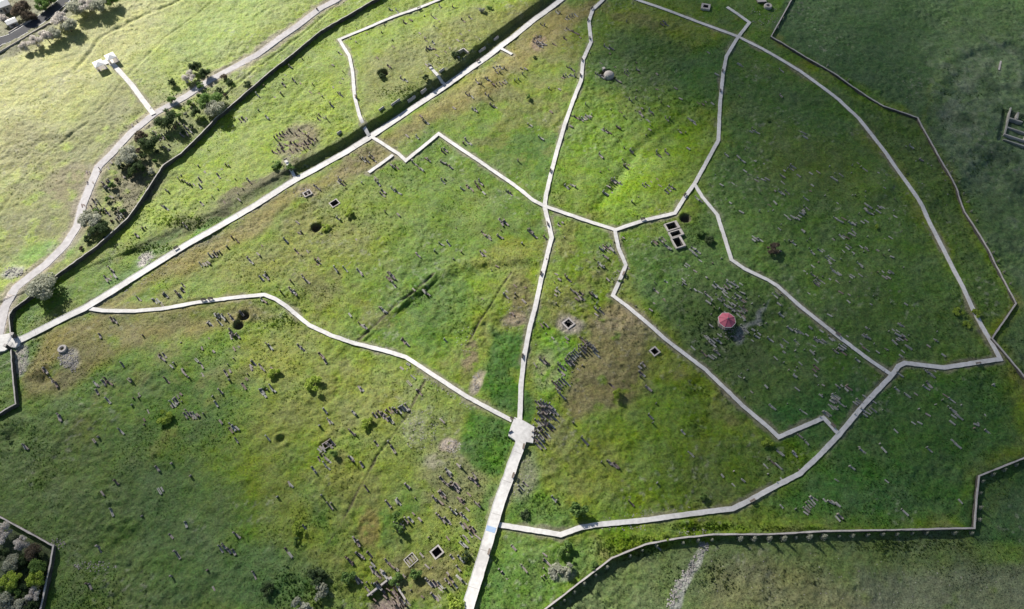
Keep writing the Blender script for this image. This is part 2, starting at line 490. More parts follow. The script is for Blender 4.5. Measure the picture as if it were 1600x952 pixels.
# pale dry hillside north-west; sun glare towards the corner is painted into the tint
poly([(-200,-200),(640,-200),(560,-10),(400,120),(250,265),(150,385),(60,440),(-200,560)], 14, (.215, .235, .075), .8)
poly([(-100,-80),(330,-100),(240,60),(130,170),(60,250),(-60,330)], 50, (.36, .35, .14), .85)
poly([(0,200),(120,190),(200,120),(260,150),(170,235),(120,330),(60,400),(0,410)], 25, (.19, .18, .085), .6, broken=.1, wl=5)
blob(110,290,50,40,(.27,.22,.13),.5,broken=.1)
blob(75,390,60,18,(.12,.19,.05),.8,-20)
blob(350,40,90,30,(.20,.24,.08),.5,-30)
# strip between track and wall : rough
poly([(380,110),(400,128),(150,384),(60,445),(20,500),(5,500),(40,440),(110,385),(135,320),(180,240),(260,180)], 6, (.13, .14, .05), .75, broken=.05, wl=3)
blob(205,300,45,60,(.20,.17,.11),.6,30,broken=.1,wl=3)
# plateau field north of scarp
poly([(530,0),(860,-60),(820,20),(600,180),(460,260),(240,375),(170,385),(280,245),(420,120)], 10, (.165, .195, .045), .75)
poly([(560,100),(760,0),(800,30),(640,150),(560,180)], 18, (.17, .165, .06), .6, broken=.0, wl=7)
blob(465,222,40,26,(.17,.135,.09),.7,-25,broken=.05,wl=2.5,warp=0)
blob(400,290,110,10,(.15,.12,.07),.65,-30,broken=.1)
blob(215,420,80,12,(.10,.15,.055),.6,-33,broken=.1)
blob(290,385,60,9,(.21,.18,.12),.6,-30,broken=.05)
blob(228,405,14,9,(.48,.44,.42),.85,-30,broken=-.1,wl=1.5,warp=0)
blob(262,370,38,7,(.06,.14,.03),.8,-32)
blob(330,350,38,6,(.06,.15,.03),.9,-32,warp=0)
blob(300,345,100,16,(.12,.12,.05),.5,-30,broken=.1)
# golden bank below the main walkway
poly([(70,520),(140,490),(280,395),(400,330),(470,288),(560,245),(640,190),(720,140),(800,78),(880,15),(930,0),(925,30),(880,60),(800,115),(730,160),(640,215),(600,250),(520,290),(470,310),(390,370),(300,420),(220,450),(180,475),(260,478),(380,465),(300,480),(180,492),(120,520),(60,600),(30,590)], 12, (.235, .20, .055), .85)
poly([(640,190),(800,75),(810,85),(720,150),(650,200)], 8, (.30, .28, .09), .7)
poly([(130,500),(300,492),(400,478),(430,490),(330,515),(200,540),(100,620),(40,620),(50,560)], 14, (.21, .18, .055), .7, broken=-.1, wl=8)
blob(840,40,60,45,(.21,.18,.05),.5,broken=.0,wl=6)
blob(560,250,50,14,(.20,.15,.08),.6,-30,broken=.1)
poly([(300,430),(420,370),(600,290),(640,320),(560,400),(450,430),(400,450)], 25, (.17,.165,.045), .4, broken=.0, wl=9)
# warm lower-left field
poly([(420,500),(640,570),(800,665),(740,800),(700,952),(480,952),(420,800),(380,640)], 40, (.145,.155,.04), .6, broken=-.15, wl=12)
blob(415,560,60,40,(.19,.19,.045),.5,20)
blob(580,827,20,28,(.27,.22,.05),.6,10,broken=.05,wl=2,warp=0)
blob(655,900,70,40,(.17,.15,.055),.55,0,broken=.05,wl=2)
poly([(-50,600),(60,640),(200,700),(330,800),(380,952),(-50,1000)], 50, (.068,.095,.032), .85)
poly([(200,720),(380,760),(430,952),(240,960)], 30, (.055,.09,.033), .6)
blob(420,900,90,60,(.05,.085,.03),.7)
# central green and dark lush patches
poly([(640,590),(760,640),(800,670),(795,740),(770,790),(700,780),(620,700)], 10, (.13,.15,.055), .5, broken=0, wl=3)
blob(700,740,60,60,(.16,.15,.09),.45,0,broken=.05,wl=2.5)
LUSH = poly([(766,514),(800,522),(824,520),(818,600),(810,652),(778,636),(752,600),(764,560)], 7, (.032,.078,.010), .9, fine=True, broken=-.25, wl=6)
LUSH = np.maximum(LUSH, poly([(730,632),(800,668),(806,690),(786,742),(762,745),(735,735),(722,700),(728,670)], 7, (.032,.076,.010), .9, fine=True, broken=-.25, wl=6))
mixc(LUSH * sstep(.1, .45, fbm(X, Y, 4, 3, 161)), (.075,.13,.03), .6)
poly([(756,745),(785,742),(770,800),(748,830),(735,800)], 8, (.035,.075,.02), .6)
poly([(820,600),(838,640),(832,668),(812,655)], 4, (.03,.07,.016), .8, fine=True)
poly([(832,700),(815,740),(780,820),(850,830),(905,822),(880,770),(850,760)], 8, (.05,.10,.028), .6)
poly([(845,515),(900,540),(880,590),(850,640),(832,590)], 8, (.12,.20,.04), .7, broken=-.1, wl=4)
blob(848,580,20,30,(.23,.22,.13),.6,0,broken=.05,wl=2.5)
blob(815,742,24,38,(.21,.20,.14),.6,20,broken=.0,wl=2)
blob(745,597,9,22,(.42,.36,.28),.9,30,warp=0)
blob(740,555,14,30,(.24,.19,.11),.75,10,broken=.05,wl=2)
blob(800,505,20,14,(.34,.26,.20),.7,0,broken=0,wl=2)
blob(810,450,22,60,(.21,.17,.08),.6,5,broken=.1,wl=2.5)
blob(706,697,17,11,(.38,.31,.27),.85,-10,broken=-.1,wl=1.5,warp=0)
blob(655,672,22,28,(.21,.21,.13),.5,30,broken=.05,wl=1.8)
blob(680,718,26,14,(.28,.26,.20),.6,0,broken=.05,wl=1.8)
# tan dry patch east of the centre path
poly([(915,500),(960,462),(1000,500),(1012,560),(1005,600),(960,640),(905,660),(885,630),(890,580),(925,540)], 12, (.24,.20,.09), .72, broken=-.05, wl=4)
blob(960,500,40,22,(.30,.24,.15),.5,-20,broken=.05)
blob(890,507,20,17,(.44,.38,.32),.8,0,broken=-.25,wl=2,warp=0)
poly([(900,660),(1000,640),(1100,600),(1080,700),(1000,790),(880,760)], 30, (.10,.14,.028), .7)
poly([(840,690),(960,680),(980,760),(900,790),(850,760)], 24, (.15,.155,.045), .55, broken=-.1, wl=8)
blob(1000,590,25,40,(.17,.16,.06),.4)
# north centre
poly([(880,180),(1110,120),(1120,240),(1060,320),(960,350),(870,310)], 22, (.105,.15,.03), .6)
poly([(930,330),(1000,240),(1090,190),(1110,215),(1020,270),(985,330)], 12, (.16,.215,.04), .7)
poly([(640,220),(850,320),(845,450),(700,430),(560,350),(500,300)], 40, (.095,.13,.03), .65)
blob(800,400,90,22,(.17,.17,.04),.6,-8,broken=-.1,wl=8)
blob(850,440,30,40,(.17,.19,.04),.5)
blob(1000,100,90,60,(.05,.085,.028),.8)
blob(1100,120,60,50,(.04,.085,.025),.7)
# east part : cooler, bluer grass
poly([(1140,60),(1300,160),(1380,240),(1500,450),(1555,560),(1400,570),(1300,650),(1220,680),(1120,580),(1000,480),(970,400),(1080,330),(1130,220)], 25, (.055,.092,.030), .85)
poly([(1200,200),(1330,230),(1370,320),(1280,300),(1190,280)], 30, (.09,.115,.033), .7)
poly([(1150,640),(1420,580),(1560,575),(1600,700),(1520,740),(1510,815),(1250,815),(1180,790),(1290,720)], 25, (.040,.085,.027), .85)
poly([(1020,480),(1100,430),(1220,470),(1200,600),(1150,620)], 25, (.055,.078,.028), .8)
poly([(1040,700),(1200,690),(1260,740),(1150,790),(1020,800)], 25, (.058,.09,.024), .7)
# beyond the east wall
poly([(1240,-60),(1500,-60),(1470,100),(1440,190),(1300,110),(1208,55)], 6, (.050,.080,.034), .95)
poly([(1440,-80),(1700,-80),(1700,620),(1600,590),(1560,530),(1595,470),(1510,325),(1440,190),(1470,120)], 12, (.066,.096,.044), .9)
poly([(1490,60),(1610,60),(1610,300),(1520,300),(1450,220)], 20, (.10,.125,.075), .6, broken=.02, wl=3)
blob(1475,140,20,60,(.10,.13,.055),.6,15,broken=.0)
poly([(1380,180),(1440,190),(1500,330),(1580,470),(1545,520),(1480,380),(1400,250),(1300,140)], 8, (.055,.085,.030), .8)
# south of the wall
poly([(850,960),(960,875),(1110,840),(1530,830),(1600,720),(1700,700),(1700,1010),(850,1010)], 6, (.085,.105,.045), .9)
poly([(1110,880),(1250,880),(1400,960),(1100,960)], 25, (.145,.14,.07), .6, broken=.0, wl=5)
poly([(1340,890),(1610,880),(1610,960),(1330,960)], 20, (.125,.13,.095), .6, broken=-.05, wl=4)
poly([(1530,850),(1600,830),(1600,880),(1540,872)], 10, (.10,.14,.04), .6)
poly([(1500,820),(1530,740),(1600,720),(1600,850),(1530,845)], 8, (.04,.075,.032), .7)
poly([(930,840),(1060,815),(1200,815),(1290,822),(1200,832),(1060,838),(1000,850)], 6, (.13,.17,.035), .7, broken=-.05, wl=3)
poly([(790,830),(870,840),(930,850),(880,920),(820,960),(740,960)], 16, (.07,.115,.033), .7)
blob(880,895,20,11,(.30,.29,.25),.6,0,broken=-.1,wl=1.5,warp=0)
# garden corner
poly([(-60,800),(83,853),(60,970),(-60,970)], 4, (.045,.06,.028), .95, fine=True)
# village corner and roadside
poly([(-200,-200),(200,-200),(160,-5),(40,75),(-200,200)], 6, (.12,.12,.055), .9)
# rock debris
blob(108,560,15,17,(.36,.34,.30),.7,20,broken=-.15,wl=1.3,warp=0)
blob(32,560,14,30,(.40,.37,.34),.75,0,broken=-.1,wl=1.3,warp=0)
blob(20,425,20,10,(.40,.38,.36),.7,-20,broken=0,wl=1.3,warp=0)
poly([(1098,845),(1110,850),(1060,955),(1038,955)], 3, (.36,.35,.33), .75, fine=True, broken=.05, wl=1.5)
poly([(1190,500),(1200,470),(1160,520),(1150,530)], 3, (.22,.22,.22), .7, fine=True)
blob(1160,525,18,8,(.22,.22,.22),.6,-60,warp=0)
blob(607,945,26,14,(.30,.24,.21),.85,0,broken=-.2,wl=2,warp=0)
blob(842,64,14,12,(.26,.18,.14),.8,0,broken=-.1,wl=1.5,warp=0)
blob(480,302,18,10,(.28,.22,.16),.6,0,broken=-.1,wl=1.5,warp=0)
blob(1470,120,10,60,(.10,.13,.07),.4)
# worn soil beside the walkways
for n_, pts in PATH_G.items():
    d, s_, al, L_ = seg_dist(X, Y, pts)
    w = PATH_W[n_] * .5
    nb = fbm(X, Y, 3, 3, 301)
    mixc(sstep(w + 1.5, w + .2, d + 1.1 * nb) * sstep(-.25, .25, fbm(X, Y, 11, 2, 311)), (.24, .215, .16), .62)
d, s_, al, L_ = seg_dist(X, Y, TRACK_G)
mixc(sstep(4.5, 2.0, d + 1.5 * fbm(X, Y, 3, 3, 5)), (.36, .30, .24), .6)
mixc(sstep(1.85, 1.5, d + .15 * fbm(X, Y, 2, 3, 5)), (.58, .51, .48), .95)
for pts, w, dp in FUR_G[:3]:
    d, s_, al, L_ = seg_dist(X, Y, pts)
    mixc(sstep(w * 1.2, w * .3, d + .3 * fbm(X, Y, 4, 1, 3)), (.085, .07, .04), .6)
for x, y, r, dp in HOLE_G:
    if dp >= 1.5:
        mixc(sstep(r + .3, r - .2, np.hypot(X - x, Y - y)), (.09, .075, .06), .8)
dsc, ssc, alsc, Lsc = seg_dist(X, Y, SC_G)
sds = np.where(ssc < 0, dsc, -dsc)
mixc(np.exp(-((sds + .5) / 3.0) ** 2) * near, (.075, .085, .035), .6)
# leaf-litter / stone fragments in cemetery soil
speck = sstep(.42, .60, fbm(X, Y, 1.3, 2, 401)) * sstep(.0, .4, fbm(X, Y, 18, 2, 411)) * inview
mixc(speck, (.26, .25, .20), .35)
# the whole sward is a little lusher than its parts were mixed
g_ = col.mean(1, keepdims=True)
veg = np.clip((col[:, 1:2] - np.maximum(col[:, 0:1] * .95, col[:, 2:3])) / .03, 0, 1)
col = col * (1 + .42 * veg) ; g_ = col.mean(1, keepdims=True)
col = g_ + (col - g_) * (1 + .28 * veg)
scr0 = inview * sstep(30, -30, poly_sd(WX, WY, [(1455,60),(1640,40),(1640,560),(1560,330),(1440,190)]))
mixc(scr0 * sstep(.0, .5, fbm(X, Y, 7, 4, 831, .65)), (.19, .21, .135), .75)
mixc(scr0 * sstep(.1, .5, fbm(X, Y, 11, 4, 841, .6)), (.045, .075, .03), .7)
col[:, 0] *= 1 - .10 * veg[:, 0]
col = np.clip(col, .008, .9)

Z = HB + HS * (1 - PM) * near + pitcut(X, Y)
scr = inview * sstep(30, -30, poly_sd(WX, WY, [(1455,60),(1640,40),(1640,560),(1560,330),(1440,190)]))
Z = Z + scr * (.8 * np.abs(fbm(X, Y, 9, 3, 801)) + .35 * fbm(X, Y, 2.5, 3, 811))
Z = Z + inview * np.exp(-((WX - 1090) / 40) ** 2 - ((WY - 650) / 50) ** 2) * .35 * np.abs(fbm(X, Y, 2.5, 2, 821))
# weeds stand higher in the lush patches
Z = Z + LUSH * (.22 * np.abs(fbm(X, Y, 1.6, 2, 501)))
co = np.column_stack([X, Y, Z])
me = bpy.data.meshes.new("ground")
ii = np.arange((ny - 1) * (nx - 1)); r_ = ii // (nx - 1); c_ = ii % (nx - 1); a_ = r_ * nx + c_
F = np.column_stack([a_, a_ + 1, a_ + nx + 1, a_ + nx]).astype(np.int32)
me.vertices.add(len(co)); me.vertices.foreach_set("co", co.ravel())
me.loops.add(len(F) * 4); me.loops.foreach_set("vertex_index", F.ravel())
me.polygons.add(len(F)); me.polygons.foreach_set("loop_start", (np.arange(len(F)) * 4).astype(np.int32))
me.polygons.foreach_set("loop_total", np.full(len(F), 4, np.int32))
me.update(calc_edges=True)
me.polygons.foreach_set("use_smooth", np.ones(len(F), bool))
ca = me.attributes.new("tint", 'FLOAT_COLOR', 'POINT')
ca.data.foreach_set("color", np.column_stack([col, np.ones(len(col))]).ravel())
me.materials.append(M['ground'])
ground = bpy.data.objects.new("ground", me)
ground["kind"] = "structure"
COL.objects.link(ground)

# sampler for ground colour (used by the grass tufts)
def grid_lookup(x, y):
    i = np.clip(np.searchsorted(gx, x), 0, nx - 1); j = np.clip(np.searchsorted(gy, y), 0, ny - 1)
    return j * nx + i

_ZG = (HB + HS * (1 - PM) * near).reshape(ny, nx); _HG = HB.reshape(ny, nx)
def _bil(G_, x, y):
    i = int(np.clip(np.searchsorted(gx, x) - 1, 0, nx - 2)); j = int(np.clip(np.searchsorted(gy, y) - 1, 0, ny - 2))
    fx = (x - gx[i]) / (gx[i + 1] - gx[i]); fy = (y - gy[j]) / (gy[j + 1] - gy[j])
    return float((G_[j, i] * (1 - fx) + G_[j, i + 1] * fx) * (1 - fy) + (G_[j + 1, i] * (1 - fx) + G_[j + 1, i + 1] * fx) * fy)
def ground_z(x, y): return _bil(_ZG, x, y)
def base_z(x, y): return _bil(_HG, x, y)

# ------------------------------------------------------------------ mesh helpers
class MB:
    def __init__(s): s.v = []; s.f = []
    def add(s, vs_, fs):
        n = len(s.v); s.v += [tuple(v) for v in vs_]; s.f += [tuple(i + n for i in f) for f in fs]; return s
    def box(s, cx, cy, z0, z1, hx, hy, a=0.0, taper=1.0, tx=0, ty=0):
        ca_, sa_ = math.cos(a), math.sin(a)
        vs_ = []
        for z, k, ox, oy in ((z0, 1, 0, 0), (z1, taper, tx, ty)):
            for x, y in ((-hx, -hy), (hx, -hy), (hx, hy), (-hx, hy)):
                x, y = x * k + ox, y * k + oy
                vs_.append((cx + x * ca_ - y * sa_, cy + x * sa_ + y * ca_, z))
        return s.add(vs_, [(3, 2, 1, 0), (4, 5, 6, 7), (0, 1, 5, 4), (1, 2, 6, 5), (2, 3, 7, 6), (3, 0, 4, 7)])
    def lathe(s, cx, cy, prof, n=16, a0=0.0, cap=True):
        vs_ = []
        for r, z in prof:
            for k in range(n):
                t = a0 + 2 * math.pi * k / n
                vs_.append((cx + r * math.cos(t), cy + r * math.sin(t), z))
        fs = []
        for j in range(len(prof) - 1):
            for k in range(n):
                fs.append((j * n + k, j * n + (k + 1) % n, (j + 1) * n + (k + 1) % n, (j + 1) * n + k))
        if cap:
            fs.append(tuple(range(n))[::-1]); fs.append(tuple((len(prof) - 1) * n + k for k in range(n)))
        return s.add(vs_, fs)
    def tube(s, p, q, r0, r1, n=6):
        p, q = Vector(p), Vector(q); d = (q - p).normalized()
        u = d.orthogonal().normalized(); w = d.cross(u)
        vs_ = [tuple(c + (u * math.cos(t) + w * math.sin(t)) * r) for c, r in ((p, r0), (q, r1)) for t in [2 * math.pi * k / n for k in range(n)]]
        fs = [(k, (k + 1) % n, n + (k + 1) % n, n + k) for k in range(n)] + [tuple(range(n))[::-1], tuple(range(n, 2 * n))]
        return s.add(vs_, fs)
    def rock(s, cx, cy, cz, r, rng, flat_=.6):
        vs_ = []
        for (x, y, z) in ((1,0,0),(0,1,0),(-1,0,0),(0,-1,0),(.6,.6,.7),(-.6,.6,.75),(-.6,-.6,.7),(.6,-.6,.65)):
            k = r * rng.uniform(.7, 1.25)
            vs_.append((cx + x * k, cy + y * k, cz + z * k * flat_))
        return s.add(vs_, [(0,1,4),(1,5,4),(1,2,5),(2,6,5),(2,3,6),(3,7,6),(3,0,7),(0,4,7),(4,5,6,7)])
    def build(s, name, mat, parent=None, loc=None, smooth=False, attr=None):
        m = bpy.data.meshes.new(name); m.from_pydata(s.v, [], s.f); m.update()
        if mat is not None: m.materials.append(mat)
        if smooth: m.polygons.foreach_set("use_smooth", np.ones(len(m.polygons), bool))
        o = bpy.data.objects.new(name, m); COL.objects.link(o)
        if parent is not None: o.parent = parent
        if loc is not None: o.location = loc
        return o

def tag(o, label=None, cat=None, group=None, kind=None):
    if label: o["label"] = label
    if cat: o["category"] = cat
    if group: o["group"] = group
    if kind: o["kind"] = kind
    return o

def empty(name, loc, rz=0.0):
    o = bpy.data.objects.new(name, None); o.empty_display_size = .2
    o.location = loc; o.rotation_euler = (0, 0, rz); COL.objects.link(o); return o

def copy_tree(o, parent=None):
    c = o.copy(); COL.objects.link(c); c.parent = parent
    for ch in list(o.children): copy_tree(ch, c)
    return c

def resample(pts, step):
    out = [Vector(pts[0])]
    for a, b in zip(pts[:-1], pts[1:]):
        a, b = Vector(a), Vector(b); n = max(1, int(round((b - a).length / step)))
        out += [a.lerp(b, k / n) for k in range(1, n + 1)]
    return out

def smooth_line(pts, it=1):
    for _ in range(it):
        q = [pts[0]]
        for a, b in zip(pts[:-1], pts[1:]):
            a, b = Vector(a), Vector(b); q += [a.lerp(b, .2), a.lerp(b, .8)]
        pts = q + [pts[-1]]
    return [Vector(p) for p in pts]

def frames(L):
    out = []
    for i, p in enumerate(L):
        a = L[max(0, i - 1)]; b = L[min(len(L) - 1, i + 1)]
        d1 = (p - a).normalized() if i > 0 else (b - p).normalized()
        d2 = (b - p).normalized() if i < len(L) - 1 else d1
        t = (d1 + d2).normalized() if (d1 + d2).length > .2 else d1
        n = Vector((-t.y, t.x)); c = max(.55, n.dot(Vector((-d1.y, d1.x))))
        out.append((p, n / c, t))
    return out

def ribbon(L, w, prof, closed=True, wob=False):
    """sweep a cross-section (offset fraction, height above base ground) along a ground line"""
    fr = frames(L)
    P = np.array([(p.x, p.y) for p, n, t in fr])
    hz = hbase(P[:, 0], P[:, 1])
    k = np.ones(7) / 7
    if len(hz) > 14:
        e = np.pad(hz, 3, mode='edge'); hz = np.convolve(e, k, mode='valid')
    mb = MB(); m = len(prof); wr = random.Random(len(L))
    for (p, n, t), z in zip(fr, hz):
        jl, jr = wr.gauss(0, .035), wr.gauss(0, .035)
        jz = wr.gauss(0, .05) if w == 1.0 and wob else 0.0
        for o_, h_ in prof:
            if h_ < 0: jz = 0
            q = p + n * (o_ * w + (jl if o_ < 0 else jr))
            mb.v.append((q.x, q.y, z + h_ + jz))
    for i in range(len(fr) - 1):
        for j in range(m - 1 if not closed else m):
            a, b = i * m + j, i * m + (j + 1) % m
            mb.f.append((a, b, b + m, a + m))
    if closed:
        mb.f.append(tuple(range(m))); mb.f.append(tuple(range((len(fr) - 1) * m, len(fr) * m))[::-1])
    return mb

# ------------------------------------------------------------------ walkways
for i, (n_, w, hh, pts) in enumerate(PATHS):
    G = [tuple(p[:2]) for p in at_many(pts, hh)]
    L = resample(G, 1.1)
    z = hh + i * .007
    deck = ribbon(L, 1.0, [(-w / 2, z), (w / 2, z), (w / 2, z - .12), (-w / 2, z - .12)]).build("path", M['path'])
    tag(deck, kind="structure")
    base = ribbon(L, 1.0, [(-w / 2 + .08, z - .115), (w / 2 - .08, z - .115), (w / 2 + .02, -.8), (-w / 2 - .02, -.8)]).build("path_base", M['pathedge'], deck)
    if n_ in ("wide", "main"):
        # joints between the paving slabs
        jm = MB(); fr = frames(L)
        for k in range(6, len(fr) - 2, 9 if n_ == "wide" else 23):
            p, n, t = fr[k]
            zz = float(hbase(np.array([p.x]), np.array([p.y]))[0])
            jm.box(p.x, p.y, zz + z - .05, zz + z + .004, .045, w / 2 - .03, math.atan2(t.y, t.x))
        jm.build("slab_joint", M['pathedge'], deck)
        # low kerbs
        for sgn in (-1, 1):
            kb = ribbon(L, 1.0, [(sgn * w / 2, z - .1), (sgn * (w / 2 + .13), z - .1), (sgn * (w / 2 + .13), z + .05), (sgn * w / 2, z + .05)][::1 if sgn < 0 else -1])
            kb.build("kerb", M['path'], deck)

# plaza
PL = [(804,652),(819,658),(835,667),(833,692),(821,690),(818,699),(805,697),(805,688),(794,681),(798,667)]
PLG = at_many(PL, .95)
pz = float(np.mean(PLG[:, 2]))
def slab(pts, z0, z1, name, mat, parent=None):
    n = len(pts); mb = MB()
    mb.add([(p[0], p[1], z1) for p in pts] + [(p[0], p[1], z0) for p in pts],
           [tuple(range(n))[::-1], tuple(range(n, 2 * n))] + [(i, (i + 1) % n, n + (i + 1) % n, n + i) for i in range(n)])
    o = mb.build(name, mat, parent)
    m = o.data
    import bmesh
    bm = bmesh.new(); bm.from_mesh(m); bmesh.ops.recalc_face_normals(bm, faces=bm.faces); bm.to_mesh(m); bm.free()
    return o
tag(slab(PLG, pz - .6, pz + .965, "plaza", M['path']), kind="structure")
GATE_POLY = at_many([(-14,527),(14,521),(20,522),(33,528),(31,541),(24,544),(16,543),(8,549),(-14,552)], .25)
gz = float(np.max(GATE_POLY[:, 2]))
tag(slab(GATE_POLY, gz - 1.2, gz + .3, "pavement", M['path']), kind="structure")

# dirt track
TG = smooth_line(resample(TRACK_G, 3.0), 2)

tag(ribbon(TG, 1.0, [(-1.45, .10), (1.45, .10), (1.6, -.3), (-1.6, -.3)]).build("track", M['track']), kind="structure")

# ------------------------------------------------------------------ walls
WALL_TXT = {
 "northwest": ("long dark stone wall running beside the dirt track from the gate to the top edge", "wall"),
 "southwest": ("short stone wall running down from the gate at the left edge", "wall"),
 "garden": ("angled stone wall round the tree garden in the lower left corner", "wall"),
 "east": ("low pale boundary wall zigzagging along the right side beyond the outer path", "wall"),
 "south": ("long stone wall with a row of saplings along its foot, lower right", "wall"),
}
WALL_LINES = {}
for n_, h, w, pts in WALLS:
    G = [tuple(p[:2]) for p in at_many(pts, h)]
    L = resample(G, 1.5); WALL_LINES[n_] = L
    root = empty("stone_wall", (0, 0, 0))
    tag(root, WALL_TXT[n_][0], WALL_TXT[n_][1])
    ribbon(L, 1.0, [(-w / 2, h - .1), (w / 2, h - .1), (w / 2 + .06, -1.4), (-w / 2 - .06, -1.4)]).build("wall_body", M['wall'], root)
    ribbon(L, 1.0, [(-w / 2 - .03, h - .1), (-w / 2 - .02, h + .06), (w / 2 + .02, h + .06), (w / 2 + .03, h - .1)], wob=True).build("coping", M['walltop'], root)

# ------------------------------------------------------------------ grave markers
AX = math.atan2(-1.05, 1.0)       # graves lie towards the lower right of the photograph
rng = random.Random(5)

def headstone_mb(kind, h, w, t):
    """local x = along the grave, y = across; the stone stands at x = 0"""
    mb = MB()
    if kind == 0:      # plain tall slab, shouldered top
        mb.box(0, 0, -.35, h * .86, t / 2, w / 2, 0, .96)
        mb.box(0, 0, h * .86, h, t * .42, w * .34, 0, .9)
    elif kind == 1:    # slab with widened crown
        mb.box(0, 0, -.35, h * .8, t / 2, w * .44)
        mb.box(0, 0, h * .8, h * .86, t * .5, w * .44, 0, 1.14)
        mb.box(0, 0, h * .86, h, t * .57, w * .5)
    elif kind == 2:    # leaning broken slab
        mb.add([(-t/2,-w/2,-.35),(t/2,-w/2,-.35),(t/2,w/2,-.35),(-t/2,w/2,-.35),(-t/2+.22,-w/2,h*.8),(t/2+.22,-w/2,h*.8),(t/2+.25,w/2,h),(-t/2+.25,w/2,h)],
               [(3,2,1,0),(4,5,6,7),(0,1,5,4),(1,2,6,5),(2,3,7,6),(3,0,4,7)])
    else:              # low stub, rounded
        mb.box(0, 0, -.35, h * .55, t / 2, w / 2, 0, 1.0)
        mb.box(0, 0, h * .55, h * .75, t / 2, w / 2, 0, .7)
    return mb

def slab_mb(kind, l, w, h):
    """recumbent stone behind the headstone"""
    mb = MB(); x0 = .35 + l / 2
    if kind == 0:      # stepped sarcophagus
        mb.box(x0, 0, -.3, h * .35, l / 2, w / 2)
        mb.box(x0, 0, h * .35, h * .7, l / 2 - .1, w / 2 - .1, 0, .96)
        mb.box(x0, 0, h * .7, h, l / 2 - .2, w / 2 - .2, 0, .85)
    elif kind == 1:    # plain long block, ridge top
        mb.box(x0, 0, -.3, h * .6, l / 2, w / 2)
        mb.add([(x0-l/2,-w/2,h*.6),(x0+l/2,-w/2,h*.6),(x0+l/2,w/2,h*.6),(x0-l/2,w/2,h*.6),(x0-l/2+.1,0,h),(x0+l/2-.1,0,h)],
               [(0,1,5,4),(2,3,4,5),(1,2,5),(3,0,4)])
    elif kind == 2:    # thin pair of kerb stones
        mb.box(x0, -w / 2 + .1, -.3, h * .6, l / 2, .11)
        mb.box(x0, w / 2 - .1, -.3, h * .55, l / 2, .11)
        mb.box(x0 + l / 2 - .1, 0, -.3, h * .8, .12, w / 2 - .22)
    else:
        mb.box(x0, 0, -.3, h * .5, l / 2, w / 2, 0, .93)
    return mb

# per tile of the photograph (400 x 240 px, read at 3.967 times): places of the single stones
TW = {}
TW[(400,0)] = "380,60 875,70 835,60 925,140 955,120 1045,100 1095,100 1112,112 1140,40 1225,45 1115,170 1285,125 1330,110 520,330 825,415 215,415 235,500 170,525 155,580 470,655 70,730 15,680 10,590 905,490 930,500 515,580 530,590 1070,300 1085,295 1102,300 1058,312 1055,250 1100,265 1055,400 1075,400 400,720 420,730 440,740 390,740 1370,510 1385,520 1400,525 1430,490 1445,495 1470,520 1495,520 1515,515 1535,510 1550,505 1480,420 1500,415 1520,420 1540,425 1490,445 1515,450 1310,585 1325,590 1340,600 1430,590 1445,602 1455,650 1470,655 1485,660 1350,680 1365,685 1225,665 1020,720 1040,750 1060,760 935,840 1000,850 1290,890 1310,880 1330,890 1300,870 1160,940 1175,930 120,860 138,850 156,840 174,832 192,822 210,812 160,905 180,895 200,900 222,890 245,893 268,895 290,890 312,885 335,880 355,870 375,865 115,945 140,935 165,930 190,940 220,938 250,930 275,928 300,925 325,915 270,810 290,825 310,838 330,852 255,835"
TW[(800,0)] = "335,118 350,112 365,105 382,102 398,96 345,178 358,184 372,190 386,196 400,202 330,182 140,262 155,258 170,262 185,268 200,272 160,280 182,286 280,78 292,72 300,85 190,155 205,160 330,240 265,275 65,430 82,425 70,462 350,415 365,425 378,434 312,480 328,474 344,470 360,466 376,466 392,470 20,500 45,495 230,550 292,550 240,690 180,855 372,720 388,725 402,730 428,740 442,734 456,728 470,722 484,718 498,714 365,780 100,770 118,778 460,650 560,805 580,812 600,820 660,790 730,620 745,632 770,615 800,710 840,745 860,690 595,300 615,300 580,290 550,390 528,462 543,472 558,480 660,505 780,430 792,450 720,440 710,460 960,740 978,735 1100,740 1120,750 1130,765 1480,815 1500,810 1520,820 1490,798 945,140 962,152 930,150 715,135 1405,395 1418,405 1265,460 1215,325 1240,640 700,920 740,940 900,940 960,945 1090,920 1450,930 1420,600"
TW[(1200,0)] = "85,435 80,595 215,820 230,850 890,910"
TW[(0,0)] = "1500,735 1512,745 1490,750 1525,730 1205,690 1190,670 1150,790 1165,800 1178,812 1130,840 1160,830 1190,800 1205,650 1040,790 960,830 985,860 1010,850"
TW[(0,240)] = "640,190 652,200 665,180 680,175 692,195 670,212 655,217 645,212 585,300 600,290 612,310 590,340 610,345 630,350 600,360 570,330 655,355 575,345 670,370 750,370 765,358 777,375 740,390 735,405 760,395 725,415 780,360 1400,70 1418,76 1355,140 1240,165 1240,205 1230,80 1030,230 1045,240 1110,160 1130,170 1150,180 1166,190 1182,196 1010,330 1022,336 1034,342 1250,310 1540,165 1550,178 1150,450 885,465 902,460 850,510 690,720 702,740 685,760 675,778 712,760 660,780 1320,630 1335,624 1350,620 1365,615 1308,636 1245,690 1260,685 1275,682 1290,676 1440,520 1470,540 1410,580 1558,672 1545,660 1140,820 1130,840 1110,880 1095,862 1122,886 1135,852 950,910 964,918 978,910 1030,880 1016,880 860,900 1000,930"
